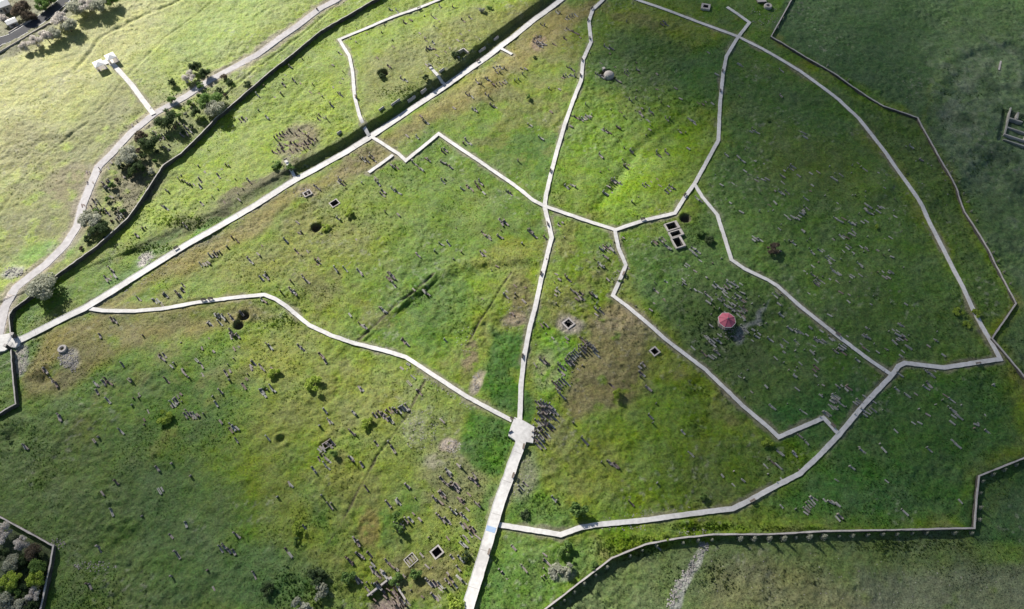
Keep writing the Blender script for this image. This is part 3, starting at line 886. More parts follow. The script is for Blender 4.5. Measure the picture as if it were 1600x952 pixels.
TW[(400,240)] = "650,30 668,40 690,45 705,20 718,12 735,42 725,35 840,72 850,84 862,92 872,82 980,60 1010,88 1026,96 960,30 1055,30 1072,40 1160,55 1178,65 1195,75 1210,86 510,175 525,180 538,190 548,178 520,160 370,205 385,215 735,160 745,170 752,182 740,148 762,188 660,185 865,230 880,240 850,225 890,247 785,255 790,235 1160,175 1172,165 1280,220 1310,205 1325,213 1338,222 1368,192 1385,172 1380,212 1395,186 1410,240 1563,236 1575,246 1586,252 805,365 880,375 508,404 522,412 255,425 265,490 285,490 185,540 1508,410 1520,420 1534,424 1550,430 1540,414 1525,436 1410,495 1440,520 1498,505 1514,515 250,605 995,620 1006,632 1110,605 1400,620 1414,626 10,620 30,640 370,660 382,670 394,676 495,720 508,734 555,720 640,730 650,742 50,755 68,766 35,775 60,742 295,770 315,790 220,795 215,850 230,858 242,864 210,835 155,860 828,745 842,752 820,775 835,780 848,768 855,815 870,822 975,840 1040,855 1055,862 1068,872 1540,875 1553,885 1405,900 35,905 52,915 1150,560 1195,560"
TW[(800,240)] = "40,50 710,80 722,92 697,74 910,10 550,15 365,190 382,195 350,202 395,207 338,205 630,170 646,166 662,178 680,190 618,176 565,240 582,246 625,240 745,300 820,200 842,195 985,205 1002,212 975,222 958,236 1150,280 1166,290 1140,268 1330,10 1430,45 120,480 130,500 142,512 110,485 205,520 65,560 570,580 586,580 602,586 618,590 555,592 545,690 560,696 572,702 535,704 580,640 870,556 888,550 905,545 922,538 940,530 955,575 970,582 1120,606 1136,600 1152,608 1130,622 1108,598 1126,585 1495,534 1510,530 1525,528 1540,536 1500,518 1555,160 1568,168 1578,155 340,770 352,780 270,850 287,852 375,850 395,860 420,890 440,900 400,900 490,870 510,880 530,935 500,900 430,865 895,850 960,795 1060,780 1065,800 1060,820 1250,820 1266,812 1280,826 1296,834 1312,838 1328,828 1345,812 1366,806 1388,812 1320,852 1165,855 1210,872 1250,680 1165,660 1212,918 1242,920 1280,880 1286,902 1310,900 1340,885 1350,920 1380,900 1400,880 1422,912 1430,862 1370,932 1330,942 1395,936 1215,880"
TW[(1200,240)] = "155,80 145,92 90,140 385,85 398,148 412,156 450,130 600,95 950,40 75,240 92,246 120,240 235,280 148,392 165,396 182,400 195,385 205,370 218,356 230,345 244,335 110,385 215,475 160,555 420,400 432,410 444,418 510,428 528,432 608,312 620,322 632,332 618,362 640,370 662,372 680,356 694,344 708,330 455,515 470,512 485,516 500,504 516,498 532,484 495,570 325,600 275,615 370,650 385,644 398,656 380,668 408,732 424,742 438,742 400,718 280,750 298,802 312,792 322,780 336,790 305,812 570,685 765,640 760,730 230,730 60,870 85,872 65,930 40,880"
TW[(0,480)] = "700,80 716,86 690,75 620,180 890,180 1300,100 1312,110 1290,106 1332,45 1350,58 1368,55 1386,66 1402,76 1428,60 1442,72 1365,100 1500,42 1516,56 1428,172 1445,175 1460,178 1476,180 1436,158 985,305 1000,310 1012,322 1020,300 1060,365 1078,352 1250,362 1215,325 1130,390 1142,410 1560,340 1576,350 1555,375 1400,410 1425,455 1512,490 1500,478 1370,525 320,460 336,468 350,482 590,475 602,480 655,455 645,470 680,470 800,450 816,456 1035,455 600,525 670,580 270,390 284,396 1160,655 1175,665 1190,672 1206,672 1222,666 1232,682 1150,672 1085,590 1072,602 1095,580 360,680 372,688 150,860 162,868 580,825 750,770 612,810 1435,740 1450,750 1466,746 1430,762 1465,825 820,610 760,360 1340,600 1320,555"
TW[(400,480)] = "770,10 784,16 797,24 580,45 650,110 664,118 680,126 905,205 917,212 930,220 940,232 70,235 90,248 270,245 285,256 296,266 405,300 420,320 430,338 1180,210 30,370 42,382 45,525 52,542 75,515 95,502 110,516 35,528 900,375 940,350 970,430 945,465 640,500 656,508 1000,520 1016,530 430,645 450,705 466,712 395,740 610,660 622,672 738,672 752,664 766,656 782,672 796,662 810,652 824,646 838,638 852,632 866,640 880,648 893,640 908,632 922,626 938,620 806,690 822,696 838,702 600,780 620,796 590,775 745,845 825,840 850,882 1150,700 400,870 416,876 388,882 440,850 456,856 475,840 410,920 430,930 75,815 590,930"
TW[(800,480)] = "358,322 370,312 382,303 394,293 406,284 418,273 430,262 442,250 454,240 466,252 478,240 490,252 502,258 438,206 453,214 468,222 483,228 498,238 513,262 345,335 442,272 462,268 520,290 370,345 350,350 425,290 182,110 198,104 214,112 300,365 315,372 305,402 265,475 279,482 294,474 309,465 324,456 340,470 290,492 300,540 314,552 165,600 180,606 195,600 212,606 230,612 250,618 170,640 187,640 204,640 222,640 242,642 265,648 175,672 192,678 210,674 230,680 255,684 278,700 160,712 180,716 200,716 222,722 245,732 150,750 168,752 188,756 212,752 236,748 140,790 158,790 178,796 200,790 222,790 142,822 162,826 182,820 200,832 162,860 186,856 190,335 214,340 790,370 802,360 816,354 794,400 806,412 800,432 850,505 840,500 860,680 1060,775 450,830 385,720 875,720 1345,-5 1365,8 1388,14 1408,22 1430,26 1452,34 1422,4 1446,12 1404,44 1432,52 1330,-12 1200,185 1216,192 1226,216 1240,210 1256,200 1272,206 1246,232 1286,212 1190,286 1120,250 1264,274 1278,286 1230,305 1250,300 1450,145 1520,180 1532,160 520,10 532,20 546,14 556,26 520,42 620,485 900,600 1100,900 1112,912"
TW[(1200,480)] = "135,130 174,145 190,150 206,155 80,50 260,125 330,145 15,200 110,210 180,215 298,205 314,204 328,214 342,206 430,265 446,256 460,246 472,236 465,280 415,272 270,275 555,330 185,375 300,370 165,425 590,175 605,180 620,186 815,105 832,112 780,215 800,170 820,195 835,175 850,196 835,270 870,246 858,238 800,215 1085,295 1050,210 1040,200 980,395 1000,405 1016,420 1045,400 815,415 800,510 865,545 980,500 1000,480 1012,496 485,505 500,500 325,545 340,550 400,560 416,552 432,550 395,582 411,580 427,576 443,576 388,612 404,616 420,622 436,626 455,602 15,610 28,620 220,650 358,660 372,655 555,590 568,580 590,640 610,650 630,640 650,636 600,666 1415,490 1403,485 1138,630 1150,640 1160,652 1175,665 1186,680 1150,672 1140,712 900,715 1140,575 1290,725 1365,770 580,880 592,892 715,880 1000,885 1175,855 200,800 240,840 70,900 86,906 160,895 167,912"
TW[(0,712)] = "975,80 1070,55 720,165 630,230 985,215 1002,205 690,350 880,380 1155,430 1100,615 1065,755 1060,500 1290,715 1320,820 1370,580 1386,562 1402,575 1422,592 1450,600 540,800 560,812 615,580 1470,495 1185,130 1575,740"
TW[(400,712)] = "390,20 435,18 450,30 430,60 446,76 590,20 606,40 655,55 360,90 370,106 205,170 216,182 135,260 410,255 470,300 458,312 685,205 1252,58 1270,70 1190,95 1196,120 1150,145 1338,145 1352,156 1366,148 1355,125 1370,170 1185,178 1200,186 1215,194 1230,184 1246,190 1208,172 1238,206 1145,240 1160,246 1108,268 1124,278 1140,286 1155,232 1258,268 1276,276 1294,284 1370,300 1386,306 820,300 870,280 886,286 940,190 1215,340 1230,352 1245,344 1265,360 1282,372 1300,386 1130,372 1146,388 1162,404 1182,402 1198,410 870,430 886,440 902,430 916,416 932,402 948,388 962,400 896,456 920,440 950,422 880,462 1280,435 1298,430 1340,455 1356,462 1344,478 1290,500 1304,514 1330,490 1275,545 1292,552 610,520 622,534 636,546 300,445 195,595 210,612 570,640 585,658 602,670 640,615 656,624 690,600 705,612 715,650 722,672 714,700 730,712 742,730 780,715 792,724 796,742 760,740 810,655 828,670 845,690 620,770 640,770 740,800 756,812 690,830 702,846 762,800 1065,780 1080,790 1096,796 1112,790 1140,800 1190,780 1202,798 1216,810 1228,790 1236,804 1210,768 1180,830 1250,750 1270,768 1292,786 1255,700 1100,868 1116,880 1132,876 1220,635 1270,640 900,930 930,925 905,900 940,908 1510,710 1540,740"
TW[(800,712)] = "604,44 618,50 632,56 647,62 560,45 46,215 58,200 70,186 82,174 905,175 740,295 1430,150 200,610 216,660 75,700 10,570 905,570 260,270 280,285"
TW[(1200,712)] = "30,40 50,50 65,64 520,75 232,352 238,336 246,320 254,305 264,290 274,276 286,264 390,290 410,290 430,300 430,385 446,376 1190,280 735,155 850,350"

GR = []
for (ox, oy), s_ in TW.items():
    for tok in s_.split():
        a, b = tok.split(',')
        GR.append((ox + int(a) / 3.967, oy + int(b) / 3.967))
GRP = np.array(GR)
GRG = at_many(GRP, .3)

LM = [(818,673,"paved plaza"),(1136,499,"red-roofed kiosk"),(1054,366,"three-chamber ruin"),(888,507,"largest square pit"),(1023,549,"small square pit"),
 (683,864,"lower square pit"),(950,116,"pale domed shelter"),(523,318,"upper square pit"),(97,545,"round stone well"),(578,214,"upper walkway crossing"),
 (850,323,"central path crossing"),(961,359,"middle path fork"),(1153,58,"upper right crossing"),(1394,586,"right path junction"),(1548,545,"far right path corner"),
 (1086,288,"fork above the ruin"),(1216,683,"lower right bend"),(378,501,"twin dark pits"),(172,95,"white pavilions"),(1208,388,"brown bush"),
 (745,597,"bare earth patch"),(608,932,"lower masonry trench"),(415,461,"left path bend"),(686,210,"zigzag path tip"),(18,535,"left gate"),
 (530,62,"upper left corner"),(66,452,"big grey tree"),(722,92,"scarp ruin"),(576,269,"dead-end path spur"),(779,820,"side path junction"),
 (876,835,"lower path elbow"),(957,462,"middle path elbow"),(1143,406,"right path elbow"),(1522,825,"south wall corner"),(83,853,"garden wall corner"),
 (493,603,"round bright bush"),(828,153,"shadowed bush"),(602,548,"left path curve"),(465,225,"brown bare patch"),(970,622,"tan slope's bush"),
 (1306,523,"long diagonal path"),(240,178,"track junction"),(330,470,"long bench pair"),(905,805,"pale green tree"),(1385,240,"outer path curve"),(1450,340,"outer path straight")]
LMA = np.array([(a, b) for a, b, c in LM])
DIRS = ["right of", "above right of", "above", "above left of", "left of", "below left of", "below", "below right of"]
ORD = ["first","second","third","fourth","fifth","sixth","seventh","eighth","ninth","tenth","eleventh","twelfth","thirteenth","fourteenth","fifteenth",
 "sixteenth","seventeenth","eighteenth","nineteenth","twentieth"]
TENS = {2:"twenty",3:"thirty",4:"forty",5:"fifty",6:"sixty"}
def ordw(k):
    if k < 20: return ORD[k]
    k += 1
    if k % 10 == 0: return TENS[k // 10][:-1] + "ieth"
    return TENS[k // 10] + "-" + ORD[k % 10 - 1]

keys = {}
for i, (px, py) in enumerate(GR):
    d = np.hypot(LMA[:, 0] - px, LMA[:, 1] - py); j = int(np.argmin(d))
    a = math.degrees(math.atan2(-(py - LMA[j, 1]), px - LMA[j, 0])) % 360
    keys.setdefault((j, int(((a + 22.5) % 360) // 45)), []).append(i)
GKEY = {}
for (j, k), ids in keys.items():
    ids.sort(key=lambda i: (GR[i][0], GR[i][1]))
    for n, i in enumerate(ids): GKEY[i] = (j, k, n, len(ids))

def shade_zone(px, py):
    return px > 1080 + max(0, (300 - py)) * .0 or py > 10000

specs = []
for i, (px, py) in enumerate(GR):
    x, y, z = GRG[i]
    r = rng.random()
    east = px > 1060
    north = py < 330
    if px < 380 and py < 400 and px > 120 and (px - 120) < 260:      # roadside plot: short posts
        typ = 's' if r < .6 else 'b'
    elif east: typ = 'l' if r < .5 else ('b' if r < .92 else 's')
    else: typ = 'b' if r < .55 else ('s' if r < .78 else 'l')
    h = rng.uniform(.75, 1.55) * (.7 if east else 1.0)
    if 810 < px < 940 and 520 < py < 700: h = rng.uniform(1.4, 2.1); typ = 'b' if r < .85 else 's'
    if 580 < px < 645 and 630 < py < 665: h = rng.uniform(1.1, 1.6); typ = 'b' if r < .7 else 's'
    w = rng.uniform(.38, .62) * (1.0 if east else 1.12); l = rng.uniform(1.4, 2.4); t = rng.uniform(.2, .3)
    bold = 810 < px < 940 and 520 < py < 700
    if bold: l = rng.uniform(2.0, 2.8)
    tone = 'grave_pale' if (east and r < .75) or rng.random() < .3 else ('grave_red' if rng.random() < .25 else 'grave')
    if 110 < (px - 400) * 3.967 < 400 and 770 < py * 3.967 < 960: tone = 'grave_red'
    specs.append(dict(i=i, x=x, y=y, z=z, typ=typ, h=h, w=w, l=l, t=t, tone=tone, hk=rng.randrange(4), sk=rng.randrange(4),
                      rot=AX + rng.gauss(0, .03 if (810 < px < 940 and 520 < py < 700) else .12), size=(h if typ != 'l' else l * .8) * (1.3 if typ == 'b' else 1) * scale_at(x, y)))
inframe = [s for s in specs if 2 < GR[s['i']][0] < 1598 and 2 < GR[s['i']][1] < 950]
inframe.sort(key=lambda s: -s['size'])
single = set(s['i'] for s in inframe[:298])

TON = {'grave': "grey", 'grave_pale': "pale", 'grave_red': "reddish"}
KW = {'b': "headstone and slab", 's': "upright headstone", 'l': "flat grave slab"}
rest = {'grave': MB(), 'grave_pale': MB(), 'grave_red': MB()}
def place(mb, s, out):
    ca_, sa_ = math.cos(s['rot']), math.sin(s['rot'])
    z = ground_z(s['x'], s['y'])
    out.add([(s['x'] + vx * ca_ - vy * sa_, s['y'] + vx * sa_ + vy * ca_, z + vz) for vx, vy, vz in mb.v], mb.f)
for s in specs:
    i = s['i']; j, k, n, tot = GKEY[i]
    # the traced point is the middle of the stone with its slab
    off = (.35 + s['l'] * .5) if s['typ'] != 's' else .5
    s['x'] -= math.cos(s['rot']) * off * .8; s['y'] -= math.sin(s['rot']) * off * .8
    if i in single:
        if tot == 1: lab = f"lone {TON[s['tone']]} {KW[s['typ']]} {DIRS[k]} the {LM[j][2]}"
        elif tot == 2: lab = f"{TON[s['tone']]} {KW[s['typ']]}, {'left' if n == 0 else 'right'} of the two {DIRS[k]} the {LM[j][2]}"
        else:
            o_ = "leftmost" if n == 0 else ("rightmost" if n == tot - 1 else (ordw(n) + " from left" if n < tot / 2 else ordw(tot - 1 - n) + " from right"))
            lab = f"{TON[s['tone']]} {KW[s['typ']]}, {o_} of graves {DIRS[k]} the {LM[j][2]}"
        if len(lab.split()) > 16: lab = lab.replace(' of graves', '').replace(' the ', ' ')
        z = ground_z(s['x'], s['y'])
        root = empty("gravestone", (s['x'], s['y'], z), s['rot'])
        tag(root, lab, "gravestone", "gravestones scattered over the cemetery field")
        if s['typ'] in 'bs': headstone_mb(s['hk'], s['h'], s['w'], s['t']).build("headstone", M[s['tone']], root)
        if s['typ'] in 'bl': slab_mb(s['sk'], s['l'], s['w'], .32 + .12 * s['hk']).build("grave_slab", M[s['tone']], root)
    else:
        if s['typ'] in 'bs': place(headstone_mb(s['hk'], s['h'], s['w'], s['t']), s, rest[s['tone']])
        if s['typ'] in 'bl': place(slab_mb(s['sk'], s['l'], s['w'], .32 + .1 * s['hk']), s, rest[s['tone']])
# the remaining, smaller stones and many low markers half sunk in the turf
SPREAD = [  # soft clusters of low markers: photo ellipse and count
 (1290,330,110,90,110),(1340,440,90,60,50),(1150,490,50,45,60),(1110,430,60,30,25),(1400,530,90,30,30),(1290,560,90,50,45),(1390,640,120,60,35),
 (1160,300,50,60,25),(1010,470,30,40,15),(880,360,20,20,8),(960,400,40,40,20),(750,380,60,50,14),(700,800,60,50,24),(640,900,70,40,34),(870,560,40,50,25),
 (340,560,90,40,28),(270,640,80,40,20),(480,380,80,50,16),(600,60,60,30,20),(700,60,50,30,20),(480,130,70,40,25),(330,290,70,30,20),(160,300,40,60,40),(250,200,50,40,25),
 (990,150,70,60,35),(1060,200,60,60,20),(980,280,60,30,20),(1250,760,60,40,12),(860,900,30,40,12),(1180,740,60,30,10),(940,70,40,40,10),(1200,600,60,40,20),(1480,650,70,40,12),(860,440,14,60,12),(800,450,18,40,12)]
for cx, cy, rx, ry, n in SPREAD:
    for _ in range(int(n * .62)):
        a, q = rng.uniform(0, 6.28), math.sqrt(rng.random())
        x, y, z = at(cx + rx * q * math.cos(a), cy + ry * q * math.sin(a))
        s = dict(x=x, y=y, rot=AX + rng.gauss(0, .12))
        tone = 'grave_pale' if cx > 1060 and rng.random() < .7 else rng.choice(['grave', 'grave', 'grave_red'])
        if rng.random() < .6: place(slab_mb(rng.randrange(4), rng.uniform(.9, 2.1), rng.uniform(.35, .6), rng.uniform(.15, .35)), s, rest[tone])
        else: place(headstone_mb(rng.randrange(4), rng.uniform(.4, 1.0), rng.uniform(.35, .6), .2), s, rest[tone])
allrest = MB(); cnt = []
for tn in ('grave', 'grave_pale', 'grave_red'):
    cnt.append((len(rest[tn].f), tn)); allrest.add(rest[tn].v, rest[tn].f)
ro = allrest.build("gravestones", M['grave'])
ro.data.materials.append(M['grave_pale']); ro.data.materials.append(M['grave_red'])
mi = np.concatenate([np.full(c, q, np.int32) for q, (c, _) in enumerate(cnt)])
ro.data.polygons.foreach_set("material_index", mi)
tag(ro, "countless small half-sunken grave markers spread through the grass", "gravestones", kind="stuff")

# ------------------------------------------------------------------ pits, rings and ruins
def pit_parts(root, x, y, z, hx, hy, a, dp, rim, up=.28, mat='rim'):
    """masonry lining, rim stones and floor of a sunken chamber, in world units relative to root at (x, y, z)"""
    li = MB()
    for sx, sy, ex, ey in ((-1, 0, .16, hy + .3), (1, 0, .16, hy + .3), (0, -1, hx + .0, .16), (0, 1, hx + .0, .16)):
        cx = sx * (hx + .14); cy = sy * (hy + .14)
        wx, wy = cx * math.cos(a) - cy * math.sin(a), cx * math.sin(a) + cy * math.cos(a)
        li.box(wx, wy, -dp, up - .1, ex, ey, a)
    li.build("lining", M['wall'], root)
    rm = MB()
    for sx, sy, ex, ey in ((-1, 0, rim / 2, hy + rim), (1, 0, rim / 2, hy + rim), (0, -1, hx, rim / 2), (0, 1, hx, rim / 2)):
        cx = sx * (hx + rim / 2); cy = sy * (hy + rim / 2)
        wx, wy = cx * math.cos(a) - cy * math.sin(a), cx * math.sin(a) + cy * math.cos(a)
        rm.box(wx, wy, -.7, up + (.004 if sx else 0), ex, ey, a)
    rm.build("rim", M[mat], root)
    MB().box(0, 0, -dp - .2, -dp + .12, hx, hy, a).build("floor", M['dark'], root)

PIT_TXT = ["large square stone pit in a pale patch right of the central path", "small square pit with crisp pale rim on the edge of the tan slope",
 "square pit with bright lower rim near the bottom of the field", "dark square pit with thin rim below the upper left walkway", "pale square stone frame round a dark pit at the top right"]
q = 0
for (k, px, py, hx, hy, adeg, dp, rim) in PITS:
    if k != "square_pit": continue
    x, y, z = at(px, py, .3)
    x, y = flat(px, py, 0)      # carved where the terrain was cut
    z = base_z(x, y)
    root = empty("stone_pit", (x, y, z)); tag(root, PIT_TXT[q], "stone pit"); q += 1
    pit_parts(root, 0, 0, 0, hx, hy, rad(adeg), dp, rim, .22 if q != 5 else .8)

# three-chambered ruin: one building with a chamber per pit
chs = [p for p in PITS if p[0] == "chamber"]
cx0, cy0 = flat(1054, 367, 0); cz0 = base_z(cx0, cy0)
ruin = empty("chambered_ruin", (cx0, cy0, cz0)); tag(ruin, "roofless masonry ruin with three dark sunken chambers in a row", "ruin")
for qi, (k, px, py, hx, hy, adeg, dp, rim) in enumerate(chs):
    x, y = flat(px, py, 0)
    a = rad(adeg); up = .75 - .05 * qi
    ox, oy = x - cx0, y - cy0
    li, rm = MB(), MB()
    for sx, sy, ex, ey in ((-1, 0, .14, hy + .26), (1, 0, .14, hy + .26), (0, -1, hx, .13), (0, 1, hx, .13)):
        lx = sx * (hx + .14); ly = sy * (hy + .13)
        li.box(ox + lx * math.cos(a) - ly * math.sin(a), oy + lx * math.sin(a) + ly * math.cos(a), -dp, up - .1, ex, ey, a)
    for sx, sy, ex, ey in ((-1, 0, rim / 2, hy + rim * .75), (1, 0, rim * (1.0 if qi < 2 else .8), hy + rim * .75), (0, -1, hx, rim * .37), (0, 1, hx, rim * .37)):
        lx = sx * (hx + ex); ly = sy * (hy + ey) if sy else 0
        rm.box(ox + lx * math.cos(a) - ly * math.sin(a), oy + lx * math.sin(a) + ly * math.cos(a), -.9, up + (.006 if sx else 0), ex, ey, a)
    li.build("chamber_lining", M['wall'], ruin); rm.build("wall_top", M['rim'], ruin)
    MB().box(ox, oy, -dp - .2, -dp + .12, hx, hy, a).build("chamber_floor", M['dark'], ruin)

# round stone well with its rubble
x, y, z = at(97, 545, .4)
well = empty("stone_well", (x, y, z - .1)); tag(well, "round pale stone ring open in the middle above a fan of rubble near the gate", "well")
mb = MB(); n = 18
prof = [(1.45, -.5), (1.5, .45), (1.35, .75), (.75, .75), (.62, .5), (.62, .06)]
mb.lathe(0, 0, prof, n, 0, cap=False); mb.build("ring_wall", M['rim'], well)
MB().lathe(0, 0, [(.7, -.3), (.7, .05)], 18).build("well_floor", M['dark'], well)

x, y, z = at(1200, 10, .4)
rg = empty("round_tomb", (x, y, z)); tag(rg, "round grey masonry ring beside the wall at the top right", "tomb ring")
MB().lathe(0, 0, [(1.8, -.5), (1.8, .7), (1.6, 1.0), (.95, 1.0), (.8, .8), (.8, .05)], 18, 0, cap=False).build("ring_wall", M['rim'], rg)
MB().lathe(0, 0, [(.9, -.3), (.9, .1)], 18).build("floor", M['dark'], rg)
x, y, z = at(1189, 1, .4)
sb = empty("stone_platform", (x, y, z)); tag(sb, "low square stone platform cut by the top edge, beside the round ring", "platform")
MB().box(0, 0, -.4, .8, 1.9, 1.5, .1).build("base", M['wall'], sb)
MB().box(0, 0, .8, .95, 2.0, 1.6, .1).build("top_slab", M['rim'], sb)

# open stone frames
def frame_ruin(px, py, hx, hy, adeg, h, label, t=.25, mat='rim', inner=0, drop=0.0):
    x, y, z = at(px, py, h / 2)
    root = empty("tomb_enclosure", (x, y, z)); tag(root, label, "tomb enclosure")
    a = rad(adeg)
    for sx, sy, ex, ey in ((-1, 0, t / 2, hy + t), (1, 0, t / 2, hy + t), (0, -1, hx, t / 2), (0, 1, hx, t / 2)):
        lx = sx * (hx + t / 2); ly = sy * (hy + t / 2)
        MB().box(lx * math.cos(a) - ly * math.sin(a), lx * math.sin(a) + ly * math.cos(a), -1.2, h + .02 * sx, ex, ey, a).build("frame_wall", M[mat], root)
    for k in range(inner):
        lx = (k - (inner - 1) / 2) * 2 * hx / inner * .9
        MB().box(lx * math.cos(a), lx * math.sin(a), -.8 - drop, .25 - drop, .2, hy * .75, a).build("inner_block", M['grave'], root)
    return root
frame_ruin(642, 875, 1.35, 1.2, 42, .25, "thin square stone outline holding broken slabs, left of the lower square pit", .2, 'walltop', 3)
frame_ruin(480.5, 302.5, 1.2, .9, 35, .45, "reddish rectangular stone frame beside the main walkway, left of the dark pits", .35, 'rim', 1)
frame_ruin(512, 694, 1.3, .8, 35, .35, "dark rectangular stone frame amid graves in the lower left field", .22, 'grave', 0)
# masonry trench at the bottom edge
x, y, z = at(607, 938, 0)
x, y = flat(607, 938); z = base_z(x, y)
tr = empty("masonry_trench", (x, y, z)); tag(tr, "dug out masonry trench full of reddish blocks at the bottom edge", "ruin")
a = rad(38)
def loc2(lx, ly): return lx * math.cos(a) - ly * math.sin(a), lx * math.sin(a) + ly * math.cos(a)
for lx, ly, ex, ey in ((0, 4.35, 3.9, .25), (3.75, 0, .25, 4.1)):
    wx, wy = loc2(lx, ly); MB().box(wx, wy, -1.6, .22, ex, ey, a).build("retaining_wall", M['rim'], tr)
bl = MB()
for k in range(26):
    lx, ly = rng.uniform(-3.2, 3.2), rng.uniform(-3.8, 3.8)
    wx, wy = loc2(lx, ly)
    bl.box(wx, wy, -1.6, -1.3 + rng.uniform(.3, 1.4), rng.uniform(.4, 1.1), rng.uniform(.12, .22), AX + rng.gauss(0, .15))
bl.build("fallen_blocks", M['grave_red'], tr)["kind"] = "stuff"
# ruin in the scarp
x, y = flat(722, 92); z = base_z(x, y)
rs = empty("scarp_ruin", (x, y, z)); tag(rs, "small square masonry box set in the shaded scarp by the footbridge", "ruin")
a = rad(40)
for lx, ly, ex, ey in ((0, 1.75, 2.4, .22), (2.4, 0, .22, 1.6), (-2.4, 0, .22, 1.6)):
    wx, wy = loc2(lx, ly); MB().box(wx, wy, -2.2, .35, ex - (.0 if ex > 1 else 0), ey, a).build("ruin_wall", M['rim'], rs)
# long low masonry blocks on the ditch floor
DB = [(530,207,7),(596,170,9),(618,160,16),(642,149,14),(661,137,10),(753,72,13),(775,54,9),(690,110,9)]
SCU = Vector((SC_G[3][0] - SC_G[9][0], SC_G[3][1] - SC_G[9][1])).normalized()
pr = None
for k, (px, py, ln) in enumerate(DB):
    x, y, z = at(px, py, .5)
    L_ = ln / scale_at(x, y) * 1.1
    o = MB().box(0, 0, -.8, .75, L_ / 2, .35).add([( -L_/2, -.35, .753), (L_/2, -.35, .753), (L_/2, .35, .753), (-L_/2, .35, .753), (-L_/2 + .1, 0, 1.0), (L_/2 - .1, 0, 1.0)], [(0,1,5,4),(2,3,4,5),(1,2,5),(3,0,4)]).build("wall_remnant", M['walltop'], None, (x, y, z))
    o.rotation_euler = (0, 0, math.atan2(SCU.y, SCU.x))
    tag(o, ["shortest wall stub low in the ditch, farthest left", "pale wall stub just right of the footbridge crossing", "longest pale wall stub along the shaded ditch", "pale wall stub second left of the upper footbridge",
            "pale wall stub next to the upper footbridge", "grey wall stub in the ditch right of the scarp ruin", "uppermost wall stub in the ditch near the top", "wall stub under the scarp ruin by the footbridge"][k],
        "wall stub", "wall stubs in the ditch")
# ruined building at the right edge
x, y = flat(1604, 203); z = base_z(x, y)
rb = empty("ruined_building", (x, y, z)); tag(rb, "roofless ruined building with pale partition walls at the right edge", "ruin")
a = rad(-28)
for lx, ly, ex, ey, h in ((-7.3, 1.5, .22, 8.3, .2), (0, -6.8, 7.6, .2, .25), (-4.6, 3.0, 2.4, .3, .5), (-4.4, 5.9, .3, 2.0, .5), (-3, -2.2, 4.0, .3, .1), (-2.8, -9.8, 4.6, .25, .2)):
    wx, wy = loc2(lx, ly); MB().box(wx, wy, -1.4, h + rng.uniform(0, .02), ex, ey, a).build("partition_wall", M['grave_pale'] if rng.random() < .5 else M['walltop'], rb)
wx, wy = loc2(1.5, -4.5); MB().box(wx, wy, -1.3, -.4, 1.6, 1.2, a).build("stone_platform", M['rim'], rb)
x, y, z = at(1562, 103, .4)
o = empty("wall_stub", (x, y, z), rad(63)); tag(o, "lone straight stub of wall on the rough ground at the upper right", "wall stub")
MB().box(0, 0, -.5, .55, 3.0, .3).build("wall_body", M['wall'], o); MB().box(0, 0, .553, .66, 3.05, .34).build("coping", M['walltop'], o)

# pale domed shelter; the hollow under it is added for its black shadow
x, y, z = at(951.5, 117, .8)
dm = empty("domed_shelter", (x, y, z)); tag(dm, "pale rounded domed shelter with black shadow from an added hollow near the top", "shelter")
mb = MB(); n = 12
pr_ = [(2.15, -2.0), (2.2, .7), (2.0, 1.3), (1.5, 1.75), (.8, 2.0), (.15, 2.1)]
mb.lathe(0, 0, pr_, 12, .2); mb.build("dome", M['rim'], dm, smooth=False)
MB().box(-2.7, .2, -.4, .55, 1.0, .18, -.5).build("side_wall", M['wall'], dm)
MB().box(-3.6, -.6, -.4, .35, .9, .15, -.5).build("side_wall", M['walltop'], dm)
MB().box(-2.0, 3.6, -.4, 1.3, .6, .5, .6).build("rear_block", M['walltop'], dm)
MB().box(-1.2, 2.4, -.3, .9, .4, 1.1, .65).build("rear_wall", M['wall'], dm)

# red-roofed kiosk
x, y, z = at(1136, 500, 2.6)
ks = empty("kiosk", (x, y, z)); tag(ks, "octagonal kiosk with red pyramid roof standing among the graves", "kiosk")
R = 2.9
rf = MB(); rv = [(R * math.cos(rad(45 * k + 22.5)), R * math.sin(rad(45 * k + 22.5)), 2.5) for k in range(8)]
rf.add(rv + [(0, 0, 3.7)] + [(vx, vy, 2.38) for vx, vy, vz in rv], [(k, (k + 1) % 8, 8) for k in range(8)] + [(9 + k, 9 + (k + 1) % 8, (k + 1) % 8, k) for k in range(8)] + [tuple(range(16, 8, -1))])
ro_ = rf.build("roof", M['roof_red'], ks)
rd = MB()
for vx, vy, vz in rv: rd.tube((vx, vy, vz + .03), (0, 0, 3.74), .045, .045, 4)
rd.build("ridge", M['roof_red'], ro_)
MB().lathe(0, 0, [(.22, 3.66), (.2, 3.85), (.05, 4.0)], 8).build("finial", M['metal'], ro_)
fs = MB()
for k in range(8):
    p, q_ = rv[k], rv[(k + 1) % 8]
    mx_, my_ = (p[0] + q_[0]) / 2, (p[1] + q_[1]) / 2; ln = math.hypot(p[0] - q_[0], p[1] - q_[1])
    fs.box(mx_ * 1.02, my_ * 1.02, 2.3, 2.49, .05, ln / 2, math.atan2(my_, mx_))
fs.build("fascia", M['white'], ro_)
for k in range(8):
    t = rad(45 * k + 22.5); MB().lathe(2.4 * math.cos(t), 2.4 * math.sin(t), [(.09, 0), (.09, 2.4)], 8).build("post", M['wood'], ks)
MB().lathe(0, 0, [(2.6, -.4), (2.6, .14), (2.5, .18)], 8, rad(22.5)).build("base", M['grave'], ks)
bb = MB()
